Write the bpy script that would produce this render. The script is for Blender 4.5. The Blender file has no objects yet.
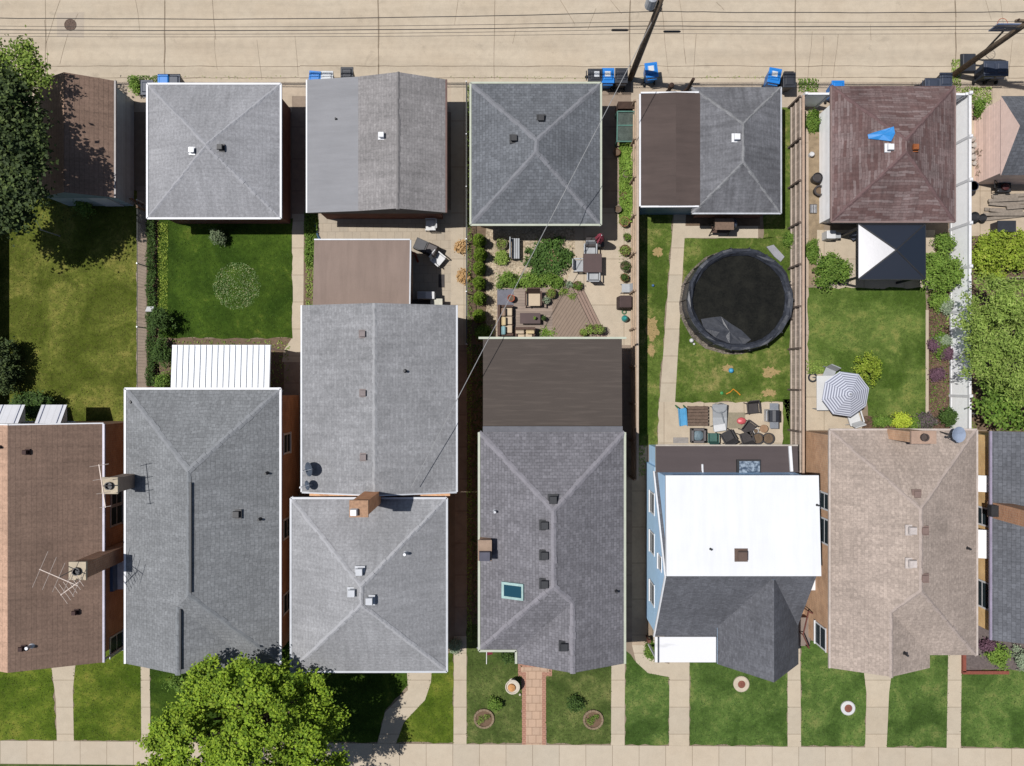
import bpy, bmesh, math, random
import numpy as np
from mathutils import Vector, Matrix
random.seed(7); RNG = np.random.default_rng(11)
SC = bpy.context.scene; COL = SC.collection
H = 40.0; S = 0.05                      # drone height in metres, metres per plan unit
def W(X, Y, z=0.0): return Vector(((X-512)*S, (383-Y)*S, z))          # plan unit -> world
def plan(px, py, z):                                                  # survey point seen from the drone at height z -> plan
    k = 1-z/H; return 512+(px-512)*k, 383+(py-383)*k
def G(px, py, z=0.0):
    X, Y = plan(px, py, z); return W(X, Y, z)
def lin(c): return c/12.92 if c <= .04045 else ((c+.055)/1.055)**2.4
def A(r, g, b, f=1.85): return tuple(min(.85, lin(v/255)/f) for v in (r, g, b))
# ------------------------------------------------------------------ objects
ORG = {}
def tag(o, label=None, cat=None, group=None, kind=None):
    if label: o['label'] = label
    if cat: o['category'] = cat
    if group: o['group'] = group
    if kind: o['kind'] = kind
    return o
def thing(name, label, cat, loc=(0, 0, 0), group=None, rot=0):
    o = bpy.data.objects.new(name, None); COL.objects.link(o); o.location = loc; o.rotation_euler = (0, 0, rot)
    o.empty_display_size = .2; ORG[o.name] = Vector(loc)
    return tag(o, label, cat, group)
def copy_tree(o, parent=None):
    c = o.copy(); COL.objects.link(c)
    if parent is not None: c.parent = parent
    for ch in list(o.children): copy_tree(ch, c)
    return c
def place_copy(o, loc, rot, label, group=None):
    c = copy_tree(o); c.location = loc; c.rotation_euler = (0, 0, rot); c['label'] = label
    if group: c['group'] = group
    return c
class MB:
    def __init__(s): s.v = []; s.f = []; s.m = []; s.uv = []
    def face(s, pts, mi=0, uv=None):
        b = len(s.v); s.v += [tuple(p) for p in pts]; s.f.append(tuple(range(b, b+len(pts)))); s.m.append(mi); s.uv.append(uv)
    def mesh(s, vs, fs, mi=0):
        b = len(s.v); s.v += [tuple(p) for p in vs]
        for f in fs: s.f.append(tuple(i+b for i in f)); s.m.append(mi); s.uv.append(None)
        return s
    def box(s, c, d, rz=0.0, mi=0, top=1.0, M=None):
        """box centred at c with size d; top scales the upper face"""
        x, y, z = d[0]/2, d[1]/2, d[2]/2; R = M if M is not None else Matrix.Rotation(rz, 3, 'Z'); c = Vector(c)
        vs = [c+R@Vector((sx*x*(top if sz > 0 else 1), sy*y*(top if sz > 0 else 1), sz*z)) for sz in (-1, 1) for sy in (-1, 1) for sx in (-1, 1)]
        return s.mesh(vs, [(0, 2, 3, 1), (4, 5, 7, 6), (0, 1, 5, 4), (2, 6, 7, 3), (0, 4, 6, 2), (1, 3, 7, 5)], mi)
    def bar(s, a, b, w, t, mi=0, up=(0, 0, 1)):
        a = Vector(a); b = Vector(b); d = b-a; L = d.length
        if L < 1e-6: return s
        X = d/L; Z = Vector(up); Y = Z.cross(X)
        if Y.length < 1e-4: Y = Vector((0, 1, 0)).cross(X)
        Y.normalize(); Z = X.cross(Y); M = Matrix((X, Y, Z)).transposed()
        return s.box((a+b)/2, (L, w, t), mi=mi, M=M)
    def tube(s, pts, r, n=6, mi=0, close=True):
        pts = [Vector(p) for p in pts]; rs = r if isinstance(r, (list, tuple)) else [r]*len(pts); vs = []
        for i, p in enumerate(pts):
            d = (pts[min(i+1, len(pts)-1)]-pts[max(i-1, 0)]).normalized()
            a = d.cross(Vector((0, 0, 1)))
            if a.length < 1e-3: a = Vector((1, 0, 0))
            a.normalize(); b = d.cross(a)
            vs += [p+(a*math.cos(t)+b*math.sin(t))*rs[i] for t in [2*math.pi*k/n for k in range(n)]]
        fs = [(i*n+k, i*n+(k+1) % n, (i+1)*n+(k+1) % n, (i+1)*n+k) for i in range(len(pts)-1) for k in range(n)]
        if close: fs += [tuple(range(n-1, -1, -1)), tuple((len(pts)-1)*n+k for k in range(n))]
        return s.mesh(vs, fs, mi)
    def lathe(s, c, prof, n=16, mi=0, sx=1, sy=1, rz=0):
        c = Vector(c); vs = []; R = Matrix.Rotation(rz, 3, 'Z')
        for (r, z) in prof: vs += [c+R@Vector((r*sx*math.cos(2*math.pi*k/n), r*sy*math.sin(2*math.pi*k/n), z)) for k in range(n)]
        m = len(prof)
        fs = [(i*n+k, i*n+(k+1) % n, (i+1)*n+(k+1) % n, (i+1)*n+k) for i in range(m-1) for k in range(n)]
        fs += [tuple(range(n-1, -1, -1)), tuple((m-1)*n+k for k in range(n))]
        return s.mesh(vs, fs, mi)
    def torus(s, c, R, r, n=20, m=6, mi=0, sy=1):
        c = Vector(c); vs = []
        for i in range(n):
            a = 2*math.pi*i/n
            for j in range(m):
                b = 2*math.pi*j/m; vs.append(c+Vector(((R+r*math.cos(b))*math.cos(a), sy*(R+r*math.cos(b))*math.sin(a), r*math.sin(b))))
        return s.mesh(vs, [(i*m+j, ((i+1) % n)*m+j, ((i+1) % n)*m+(j+1) % m, i*m+(j+1) % m) for i in range(n) for j in range(m)], mi)
    def prism(s, poly, z0, z1, mi=0):
        n = len(poly); vs = [(p[0], p[1], z0) for p in poly]+[(p[0], p[1], z1) for p in poly]
        return s.mesh(vs, [tuple(range(n-1, -1, -1)), tuple(range(n, 2*n))]+[(i, (i+1) % n, n+(i+1) % n, n+i) for i in range(n)], mi)
    def blob(s, c, d, n=2, jit=.08, mi=0):
        bm = bmesh.new(); bmesh.ops.create_icosphere(bm, subdivisions=n, radius=1); c = Vector(c)
        vs = [c+Vector((v.co.x*d[0], v.co.y*d[1], v.co.z*d[2]))*(1+random.uniform(-jit, jit)) for v in bm.verts]
        fs = [tuple(v.index for v in f.verts) for f in bm.faces]; bm.free(); return s.mesh(vs, fs, mi)
    def build(s, name, mat, parent=None, smooth=False, bevel=0, loc=None, label=None):
        me = bpy.data.meshes.new(name)
        org = Vector((0, 0, 0))
        if parent is not None:
            r = parent
            while r.parent is not None: r = r.parent
            org = ORG.get(r.name, Vector((0, 0, 0)))
        elif loc is not None: org = Vector(loc)
        me.from_pydata([tuple(Vector(v)-org) for v in s.v], [], s.f)
        for m in (mat if isinstance(mat, (list, tuple)) else [mat]): me.materials.append(m)
        me.polygons.foreach_set('material_index', s.m)
        if any(u is not None for u in s.uv):
            lay = me.uv_layers.new(name='UVMap')
            for p, u in zip(me.polygons, s.uv):
                if u is not None:
                    for li, q in zip(p.loop_indices, u): lay.data[li].uv = q
        bm = bmesh.new(); bm.from_mesh(me); bmesh.ops.recalc_face_normals(bm, faces=bm.faces); bm.to_mesh(me); bm.free()
        if smooth:
            for p in me.polygons: p.use_smooth = True
        o = bpy.data.objects.new(name, me); COL.objects.link(o)
        if parent is not None: o.parent = parent
        else: o.location = org; ORG[o.name] = org
        if bevel:
            b = o.modifiers.new('Bevel', 'BEVEL'); b.width = bevel; b.segments = 2; b.limit_method = 'ANGLE'
        if label: o['label'] = label
        return o
# ------------------------------------------------------------------ materials
MATS = {}
class NT:
    def __init__(s, name):
        s.m = bpy.data.materials.new(name); s.m.use_nodes = True; s.t = s.m.node_tree; s.b = s.t.nodes['Principled BSDF']
    def n(s, typ, **kw):
        x = s.t.nodes.new(typ)
        for k, v in kw.items():
            if k in x.inputs: x.inputs[k].default_value = v
            else: setattr(x, k, v)
        return x
    def l(s, a, b): s.t.links.new(a, b)
    def coord(s, kind='Object', scale=(1, 1, 1), rot=(0, 0, 0)):
        tc = s.n('ShaderNodeTexCoord'); mp = s.n('ShaderNodeMapping'); mp.inputs['Scale'].default_value = scale; mp.inputs['Rotation'].default_value = rot
        s.l(tc.outputs[kind], mp.inputs['Vector']); return mp.outputs['Vector']
    def noise(s, vec, scale, detail=4, rough=.6, dist=0):
        x = s.n('ShaderNodeTexNoise'); x.inputs['Scale'].default_value = scale; x.inputs['Detail'].default_value = detail; x.inputs['Roughness'].default_value = rough; x.inputs['Distortion'].default_value = dist
        s.l(vec, x.inputs['Vector']); return x.outputs['Fac']
    def ramp(s, fac, stops, interp='LINEAR'):
        r = s.n('ShaderNodeValToRGB'); e = r.color_ramp.elements; r.color_ramp.interpolation = interp
        while len(e) < len(stops): e.new(.5)
        for q, (p, c) in zip(e, stops): q.position = p; q.color = (*c, 1) if len(c) == 3 else c
        s.l(fac, r.inputs['Fac']); return r.outputs['Color']
    def mix(s, fac, a, b, mode='MIX'):
        x = s.n('ShaderNodeMix'); x.data_type = 'RGBA'; x.blend_type = mode; x.clamp_result = True
        for sock, v in ((x.inputs[0], fac), (x.inputs[6], a), (x.inputs[7], b)):
            if hasattr(v, 'links'): s.l(v, sock)
            elif isinstance(v, (int, float)): sock.default_value = v
            else: sock.default_value = (*v, 1) if len(v) == 3 else v
        return x.outputs[2]
    def grey(s, fac, lo, hi, a=.3, b=.7): return s.ramp(fac, [(a, (lo,)*3), (b, (hi,)*3)])
    def bump(s, h, strength=.4, dist=.02):
        x = s.n('ShaderNodeBump'); x.inputs['Strength'].default_value = strength; x.inputs['Distance'].default_value = dist
        s.l(h, x.inputs['Height']); s.l(x.outputs['Normal'], s.b.inputs['Normal'])
    def done(s, col, rough=.85, metal=0, spec=.3):
        if hasattr(col, 'links'): s.l(col, s.b.inputs['Base Color'])
        else: s.b.inputs['Base Color'].default_value = (*col, 1)
        s.b.inputs['Roughness'].default_value = rough; s.b.inputs['Metallic'].default_value = metal; s.b.inputs['Specular IOR Level'].default_value = spec
        return s.m
def cached(fn):
    def g(name, *a, **k):
        if name not in MATS: MATS[name] = fn(name, *a, **k)
        return MATS[name]
    return g
@cached
def plain(name, col, rough=.7, metal=0, var=.18, scale=3, bump=.1, spec=.3):
    t = NT(name); v = t.coord(); f = t.noise(v, scale, 6, .65); f2 = t.noise(v, scale*9, 3)
    c = t.mix(1, col, t.grey(f, 1-var, 1+var*.6), 'MULTIPLY'); c = t.mix(1, c, t.grey(f2, 1-var*.7, 1+var*.3), 'MULTIPLY')
    if bump: t.bump(f2, bump, .01)
    return t.done(c, rough, metal, spec)
@cached
def shingle(name, col, row=.15, wide=.2, var=.16, wave=0.0, mortar=.62, streak=.16, blotch=.17, alt=None):
    """overlapping asphalt shingles: courses run along u, the slope along v (metres)"""
    t = NT(name); v = t.coord('UV')
    if wave:
        nz = t.n('ShaderNodeTexNoise'); nz.inputs['Scale'].default_value = 1.3; nz.inputs['Detail'].default_value = 3; t.l(v, nz.inputs['Vector'])
        sub = t.n('ShaderNodeVectorMath', operation='SUBTRACT'); t.l(nz.outputs['Color'], sub.inputs[0]); sub.inputs[1].default_value = (.5, .5, .5)
        sc = t.n('ShaderNodeVectorMath', operation='SCALE'); t.l(sub.outputs[0], sc.inputs[0]); sc.inputs['Scale'].default_value = wave
        ad = t.n('ShaderNodeVectorMath', operation='ADD'); t.l(v, ad.inputs[0]); t.l(sc.outputs[0], ad.inputs[1]); bv = ad.outputs[0]
    else: bv = v
    br = t.n('ShaderNodeTexBrick'); br.offset = .5; br.inputs['Scale'].default_value = 1; br.inputs['Brick Width'].default_value = wide; br.inputs['Row Height'].default_value = row
    br.inputs['Mortar Size'].default_value = .011; br.inputs['Mortar Smooth'].default_value = .4; br.inputs['Bias'].default_value = 0
    al = alt or col
    br.inputs['Color1'].default_value = (*[c*(1-var) for c in col], 1); br.inputs['Color2'].default_value = (*[c*(1+var) for c in al], 1); br.inputs['Mortar'].default_value = (*[c*mortar for c in col], 1)
    t.l(bv, br.inputs['Vector'])
    big = t.noise(v, .45, 5, .6); c = t.mix(1, br.outputs['Color'], t.grey(big, 1-blotch, 1+blotch*.8), 'MULTIPLY')
    mp = t.n('ShaderNodeMapping'); mp.inputs['Scale'].default_value = (4.5, .5, 1); t.l(v, mp.inputs['Vector'])
    st = t.noise(mp.outputs['Vector'], 1, 4); c = t.mix(1, c, t.grey(st, 1-streak, 1+streak*.5), 'MULTIPLY')
    fine = t.noise(v, 26, 3, .7); c = t.mix(1, c, t.grey(fine, .84, 1.14), 'MULTIPLY')
    sp2 = t.noise(v, 9, 2, .5); c = t.mix(1, c, t.grey(sp2, .9, 1.12, .35, .65), 'MULTIPLY')
    t.bump(br.outputs['Fac'], -.35, .02)
    return t.done(c, .92, 0, .2)
@cached
def membrane(name, col, dirn='x', streak=.3, light=None):
    t = NT(name); v = t.coord('UV'); mp = t.n('ShaderNodeMapping'); mp.inputs['Scale'].default_value = (.35, 3.2, 1) if dirn == 'x' else (3.2, .35, 1); t.l(v, mp.inputs['Vector'])
    f = t.noise(mp.outputs['Vector'], 1, 6, .7); f2 = t.noise(v, .7, 5); c = t.mix(1, col, t.grey(f, 1-streak, 1+streak*.7), 'MULTIPLY')
    c = t.mix(1, c, t.grey(f2, 1-streak*.6, 1+streak*.4), 'MULTIPLY'); fine = t.noise(v, 30, 2); c = t.mix(1, c, t.grey(fine, .97, 1.03) if streak < .08 else t.grey(fine, .9, 1.08), 'MULTIPLY')
    if light:
        mp2 = t.n('ShaderNodeMapping'); mp2.inputs['Scale'].default_value = (.5, 7, 1) if dirn == 'x' else (7, .5, 1); t.l(v, mp2.inputs['Vector'])
        f3 = t.noise(mp2.outputs['Vector'], 1, 3); c = t.mix(t.ramp(f3, [(.5, (0, 0, 0)), (.66, (.7, .7, .7))]), c, light)
    t.bump(fine, .15, .01); return t.done(c, .85, 0, .25)
@cached
def concrete(name, col, slab=None, stain=.14, rot=0, off=(0, 0), joint=(.5, .46, .42)):
    t = NT(name); v = t.coord(); f = t.noise(v, .35, 6, .62); f2 = t.noise(v, 2.4, 5, .6, .4); f3 = t.noise(v, 34, 3, .7)
    warm = tuple(c*k for c, k in zip(col, (.96, .94, .92)))
    c = t.mix(t.grey(f, 0, 1, .4, .65), col, warm); c = t.mix(1, c, t.grey(f2, 1-stain*.6, 1+stain*.2, .25, .6), 'MULTIPLY'); c = t.mix(1, c, t.grey(f3, .9, 1.07), 'MULTIPLY')
    if name == 'alley_concrete':
        mq = t.n('ShaderNodeMapping'); mq.inputs['Scale'].default_value = (.09, 1.5, 1); t.l(v, mq.inputs['Vector']); ty = t.noise(mq.outputs['Vector'], 1, 5, .6); c = t.mix(1, c, t.grey(ty, .9, 1.03, .35, .6), 'MULTIPLY')
        sn = t.noise(v, .8, 6, .7, .5); c = t.mix(t.ramp(sn, [(.61, (0, 0, 0)), (.73, (.45, .45, .45))]), c, tuple(x*.5 for x in col))
    if slab:
        mp = t.n('ShaderNodeMapping'); mp.inputs['Rotation'].default_value = (0, 0, rot); mp.inputs['Location'].default_value = (*off, 0); t.l(v, mp.inputs['Vector'])
        br = t.n('ShaderNodeTexBrick'); br.offset = slab[2] if len(slab) > 2 else 0; br.inputs['Scale'].default_value = 1; br.inputs['Brick Width'].default_value = slab[0]; br.inputs['Row Height'].default_value = slab[1]
        br.inputs['Mortar Size'].default_value = .014; br.inputs['Mortar Smooth'].default_value = .3
        br.inputs['Color1'].default_value = (.94, .94, .94, 1); br.inputs['Color2'].default_value = (1.04, 1.02, 1, 1); br.inputs['Mortar'].default_value = (*joint, 1); t.l(mp.outputs['Vector'], br.inputs['Vector'])
        c = t.mix(1, c, br.outputs['Color'], 'MULTIPLY')
    t.bump(f3, .15, .01); return t.done(c, .93, 0, .2)
@cached
def turf(name, a, b, dry, dryness=.5):
    """mown grass: two greens in soft patches, straw-coloured thin spots, fine mottling"""
    t = NT(name); v = t.coord(); f = t.noise(v, .55, 5, .6, .6); f2 = t.noise(v, 2.2, 6, .7); f3 = t.noise(v, 17, 4, .75); f4 = t.noise(v, 60, 2)
    c = t.mix(t.grey(f, 0, 1, .38, .62), tuple(x*.8 for x in a), tuple(x*1.08 for x in b)); f5 = t.noise(v, .22, 4, .6); c = t.mix(1, c, t.grey(f5, .86, 1.08, .35, .65), 'MULTIPLY'); f6 = t.noise(v, 6.5, 3, .6); c = t.mix(1, c, t.grey(f6, .8, 1.14, .3, .7), 'MULTIPLY')
    d = t.n('ShaderNodeMath', operation='MULTIPLY'); t.l(f, d.inputs[0]); t.l(f2, d.inputs[1])
    c = t.mix(t.ramp(d.outputs[0], [(.35-.2*dryness, (0, 0, 0)), (.5-.2*dryness, (.75, .75, .75))]), c, dry)
    c = t.mix(1, c, t.grey(f2, .84, 1.14, .35, .65), 'MULTIPLY'); c = t.mix(1, c, t.grey(f3, .7, 1.2, .3, .7), 'MULTIPLY'); c = t.mix(1, c, t.grey(f4, .84, 1.12, .3, .7), 'MULTIPLY')
    t.bump(f3, .3, .03); return t.done(c, .95, 0, .1)
@cached
def bricks(name, c1, c2, mortar, w=.21, h=.075, axis='XZ'):
    t = NT(name); tc = t.n('ShaderNodeTexCoord'); sp = t.n('ShaderNodeSeparateXYZ'); t.l(tc.outputs['Object'], sp.inputs[0])
    ad = t.n('ShaderNodeMath', operation='ADD'); t.l(sp.outputs['X'], ad.inputs[0]); t.l(sp.outputs['Y'], ad.inputs[1])
    cb = t.n('ShaderNodeCombineXYZ'); t.l(ad.outputs[0], cb.inputs['X']); t.l(sp.outputs['Z'], cb.inputs['Y'])
    br = t.n('ShaderNodeTexBrick'); br.inputs['Scale'].default_value = 1; br.inputs['Brick Width'].default_value = w; br.inputs['Row Height'].default_value = h; br.inputs['Mortar Size'].default_value = .008
    br.inputs['Color1'].default_value = (*c1, 1); br.inputs['Color2'].default_value = (*c2, 1); br.inputs['Mortar'].default_value = (*mortar, 1); t.l(cb.outputs[0], br.inputs['Vector'])
    f = t.noise(tc.outputs['Object'], 1.5, 5); c = t.mix(1, br.outputs['Color'], t.grey(f, .8, 1.15), 'MULTIPLY')
    t.bump(br.outputs['Fac'], -.3, .01); return t.done(c, .9, 0, .2)
@cached
def ribs(name, col, pitch=.2, axis='X', depth=.35, rough=.5, metal=0, dark=.72, var=.1):
    """boards, siding or corrugations: a stripe profile along one local axis"""
    t = NT(name); tc = t.n('ShaderNodeTexCoord'); sp = t.n('ShaderNodeSeparateXYZ'); t.l(tc.outputs['Object'], sp.inputs[0])
    m = t.n('ShaderNodeMath', operation='MULTIPLY'); t.l(sp.outputs[axis], m.inputs[0]); m.inputs[1].default_value = 1/pitch
    fr = t.n('ShaderNodeMath', operation='FRACT'); t.l(m.outputs[0], fr.inputs[0]); fl = t.n('ShaderNodeMath', operation='FLOOR'); t.l(m.outputs[0], fl.inputs[0])
    wn = t.n('ShaderNodeTexWhiteNoise', noise_dimensions='1D'); t.l(fl.outputs[0], wn.inputs['W'])
    line = t.ramp(fr.outputs[0], [(0, (dark,)*3), (.1, (1, 1, 1)), (.9, (1, 1, 1)), (1, (dark,)*3)])
    f = t.noise(tc.outputs['Object'], 3, 5); c = t.mix(1, col, line, 'MULTIPLY'); c = t.mix(1, c, t.grey(wn.outputs[0], 1-var, 1+var, 0, 1), 'MULTIPLY'); c = t.mix(1, c, t.grey(f, 1-var, 1+var), 'MULTIPLY')
    t.bump(line, depth, .02); return t.done(c, rough, metal, .3)
@cached
def gravel(name, c1, c2, scale=14):
    t = NT(name); v = t.coord(); vo = t.n('ShaderNodeTexVoronoi'); vo.inputs['Scale'].default_value = scale; t.l(v, vo.inputs['Vector'])
    sp = t.n('ShaderNodeSeparateColor'); t.l(vo.outputs['Color'], sp.inputs[0]); c = t.mix(sp.outputs[0], c1, c2); f = t.noise(v, 1.4, 5)
    c = t.mix(1, c, t.grey(f, .75, 1.15), 'MULTIPLY'); c = t.mix(1, c, t.ramp(vo.outputs['Distance'], [(.3, (1, 1, 1)), (.8, (.6, .6, .6))]), 'MULTIPLY')
    t.bump(vo.outputs['Distance'], -.6, .03); return t.done(c, .95, 0, .15)
@cached
def leaf(name, a, b, c3=None, trans=.3, rough=.72):
    t = NT(name); ge = t.n('ShaderNodeNewGeometry'); c = t.ramp(ge.outputs['Random Per Island'], [(0, a), (.65, b), (1, c3 or b)])
    v = t.coord(); f = t.noise(v, 1.1, 3); c = t.mix(1, c, t.grey(f, .72, 1.2), 'MULTIPLY')
    t.done(c, rough, 0, .25); tr = t.n('ShaderNodeBsdfTranslucent'); t.l(c, tr.inputs['Color']); mx = t.n('ShaderNodeMixShader'); mx.inputs[0].default_value = trans
    out = t.t.nodes['Material Output']; t.l(t.b.outputs[0], mx.inputs[1]); t.l(tr.outputs[0], mx.inputs[2]); t.l(mx.outputs[0], out.inputs['Surface']); return t.m
@cached
def glass(name, col=(.02, .03, .035)):
    t = NT(name); return t.done(col, .25, 0, .12)
# ------------------------------------------------------------------ foliage
def leaf_mesh(name, P, N, size, mat, parent=None, loc=None, aspect=.62, up=.6, seed=0):
    rng = np.random.default_rng(seed+len(P)); n = len(P); P = np.asarray(P, dtype=np.float64)
    nv = rng.normal(size=(n, 3))*.55+N*.5; nv[:, 2] += up; nv /= np.linalg.norm(nv, axis=1)[:, None]+1e-9
    t = rng.normal(size=(n, 3)); t -= (t*nv).sum(1)[:, None]*nv; t /= np.linalg.norm(t, axis=1)[:, None]+1e-9; b = np.cross(nv, t)
    sz = size*rng.uniform(.6, 1.25, n)[:, None]
    V = np.stack([P-t*sz*.5, P+b*sz*aspect*.5-nv*sz*.06, P+t*sz*.5, P-b*sz*aspect*.5-nv*sz*.06], axis=1).reshape(-1, 3)
    org = np.zeros(3)
    if parent is not None:
        r = parent
        while r.parent is not None: r = r.parent
        org = np.array(ORG.get(r.name, (0, 0, 0)))
    elif loc is not None: org = np.array(loc)
    V = V-org
    me = bpy.data.meshes.new(name); me.vertices.add(4*n); me.vertices.foreach_set('co', V.ravel().astype(np.float32))
    me.loops.add(4*n); me.loops.foreach_set('vertex_index', np.arange(4*n, dtype=np.int32)); me.polygons.add(n)
    me.polygons.foreach_set('loop_start', np.arange(0, 4*n, 4, dtype=np.int32)); me.polygons.foreach_set('loop_total', np.full(n, 4, dtype=np.int32))
    me.update(calc_edges=True); me.materials.append(mat)
    o = bpy.data.objects.new(name, me); COL.objects.link(o)
    if parent is not None: o.parent = parent
    elif loc is not None: o.location = loc; ORG[o.name] = Vector(loc)
    return o
def clumps(lobes, per_lobe, per_clump, cr, seed=0, low=-.35, flat=.6):
    rng = np.random.default_rng(seed); Ps, Ns = [], []
    for (c, r) in lobes:
        rr = np.array(r if isinstance(r, (tuple, list)) else (r, r, r*.85)); k = max(13, int(per_lobe*(rr[0]*rr[1])))
        d = rng.normal(size=(k*2, 3)); d /= np.linalg.norm(d, axis=1)[:, None]; d = d[d[:, 2] > low][:k]
        cc = np.array(c)+d*rr*rng.uniform(.55, 1.04, len(d))[:, None]
        for q, dd in zip(cc, d):
            m = max(3, int(per_clump*rng.uniform(.5, 1.4))); p = rng.normal(size=(m, 3))*cr*np.array((1, 1, flat))*rng.uniform(.7, 1.25)+q
            Ps.append(p); Ns.append(np.tile(dd, (m, 1)))
    return np.concatenate(Ps), np.concatenate(Ns)
BARK = plain('bark', (.09, .065, .045), .95, var=.4, scale=6, bump=.5)
def tree(name, label, base, top, lobes, mat, leafsize, per_lobe, per_clump, cr, trunk_r=.16, seed=1, group=None, up=.95, low=-.35, cat='tree', aspect=.62):
    r = thing(name, label, cat, base, group); rnd = random.Random(seed); base = Vector(base); top = Vector(top)
    m = MB(); pts = [base.lerp(top, f)+Vector((rnd.uniform(-.1, .1), rnd.uniform(-.1, .1), 0))*f for f in (0, .25, .5, .75, 1)]
    m.tube(pts, [trunk_r*1.3, trunk_r, trunk_r*.85, trunk_r*.6, trunk_r*.3], 9)
    for (c, rr) in lobes:
        s = base.lerp(top, rnd.uniform(.35, .8)); c = Vector(c); mid = s.lerp(c, .5)+Vector((0, 0, .15))
        m.tube([s, mid, c], [trunk_r*.45, trunk_r*.3, trunk_r*.1], 6)
    m.build('trunk', BARK, r, smooth=True)
    P, N = clumps(lobes, per_lobe, per_clump, cr, seed, low); leaf_mesh('crown', P, N, leafsize, mat, r, seed=seed, up=up, aspect=aspect)
    return r
def shrub(name, label, px, py, rx, ry, h, mat, leafsize=.09, dens=60, seed=1, group=None, cat='shrub', lobes=5, per=16, cr=.1, up=1.0):
    """a bush: a few stems and a lumpy leafy crown; px,py is its foot on the ground"""
    c = W(*plan(px, py, h*.45), 0); rnd = random.Random(seed); rx *= S; ry *= S
    r = thing(name, label, cat, c, group); lb = []
    for i in range(lobes):
        a = 2*math.pi*i/lobes+rnd.uniform(-.4, .4); q = rnd.uniform(.35, .62); lr = rnd.uniform(.42, .6)
        lb.append(((c.x+math.cos(a)*rx*q, c.y+math.sin(a)*ry*q, h*rnd.uniform(.38, .6)), (rx*lr, ry*lr, h*.42)))
    lb.append(((c.x, c.y, h*.6), (rx*.6, ry*.6, h*.42)))
    m = MB()
    for (q, _) in lb: m.tube([c, (c.x*.5+q[0]*.5, c.y*.5+q[1]*.5, h*.3), q], [.03, .02, .008], 5)
    m.build('stem', BARK, r); P, N = clumps(lb, dens/ max(.2, rx), per, cr, seed, -.6, .8)
    P[:, 2] = np.maximum(P[:, 2], .03); leaf_mesh('foliage', P, N, leafsize, mat, r, seed=seed, up=up); return r
def in_poly(px, py, poly):
    c = np.zeros(len(px), bool); n = len(poly)
    for i in range(n):
        x1, y1 = poly[i]; x2, y2 = poly[(i+1) % n]
        if y1 == y2: continue
        k = ((y1 > py) != (y2 > py)) & (px < (x2-x1)*(py-y1)/(y2-y1)+x1); c ^= k
    return c
def scatter(poly, n, seed):
    rng = np.random.default_rng(seed); a = np.array(poly); x = rng.uniform(a[:, 0].min()-.6, a[:, 0].max()+.6, n); y = rng.uniform(a[:, 1].min()-.6, a[:, 1].max()+.6, n); k = in_poly(x, y, poly); return x[k], y[k]
def tufts(poly, dens, mat, label, seed, hgt=.03, wid=.03, name='grass'):
    poly = [skew(*p) for p in poly]; a = np.array(poly); area = (np.ptp(a[:, 0])+1.2)*(np.ptp(a[:, 1])+1.2)*S*S; x, y = scatter(poly, int(area*dens), seed); n = len(x); rng = np.random.default_rng(seed+5)
    x = (x-512)*S; y = (383-y)*S; th = rng.uniform(0, 6.28, n); h = hgt*rng.uniform(.4, 1.3, n); w = wid*rng.uniform(.6, 1.4, n); le = rng.normal(0, .035, (n, 2))
    V = np.stack([np.stack([x-np.cos(th)*w, y-np.sin(th)*w, np.full(n, .01)], 1), np.stack([x+np.cos(th)*w, y+np.sin(th)*w, np.full(n, .01)], 1), np.stack([x+le[:, 0], y+le[:, 1], h+.01], 1)], 1).reshape(-1, 3)
    me = bpy.data.meshes.new(name); me.vertices.add(3*n); me.vertices.foreach_set('co', V.ravel().astype(np.float32)); me.loops.add(3*n); me.loops.foreach_set('vertex_index', np.arange(3*n, dtype=np.int32)); me.polygons.add(n)
    me.polygons.foreach_set('loop_start', np.arange(0, 3*n, 3, dtype=np.int32)); me.polygons.foreach_set('loop_total', np.full(n, 3, dtype=np.int32)); me.update(calc_edges=True); me.materials.append(mat)
    o = bpy.data.objects.new(name, me); COL.objects.link(o); return tag(o, label, 'grass', kind='stuff')
def skew(x, y): return (x, y-1.6+8*x/1024) if 740.5 <= y <= 766 else (x, y)     # the street is not quite square to the lots
def sheet(name, poly, z, mat, label=None, kind='structure', edge=0, seed=0, extra=None):
    """one flat ground sheet (plan polygon); edge = ragged border in plan units"""
    rnd = random.Random(seed); pts = []; poly = [skew(*p) for p in poly]
    for i, p in enumerate(poly):
        q = poly[(i+1) % len(poly)]; n = max(1, int(math.hypot(q[0]-p[0], q[1]-p[1])/6)) if edge else 1
        for k in range(n):
            f = k/n; pts.append((p[0]+(q[0]-p[0])*f+(rnd.uniform(-edge, edge) if edge else 0), p[1]+(q[1]-p[1])*f+(rnd.uniform(-edge, edge) if edge else 0)))
    m = MB(); m.face([W(x, y, z) for x, y in pts])
    mats = [mat]
    if extra: extra(m); mats.append(MATS['joint'])
    o = m.build(name, mats)
    for p in o.data.polygons:
        if p.normal.z < 0: p.flip()
    return tag(o, label, None, kind=kind)
def R(x0, y0, x1, y1): return [(x0, y0), (x1, y0), (x1, y1), (x0, y1)]
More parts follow.
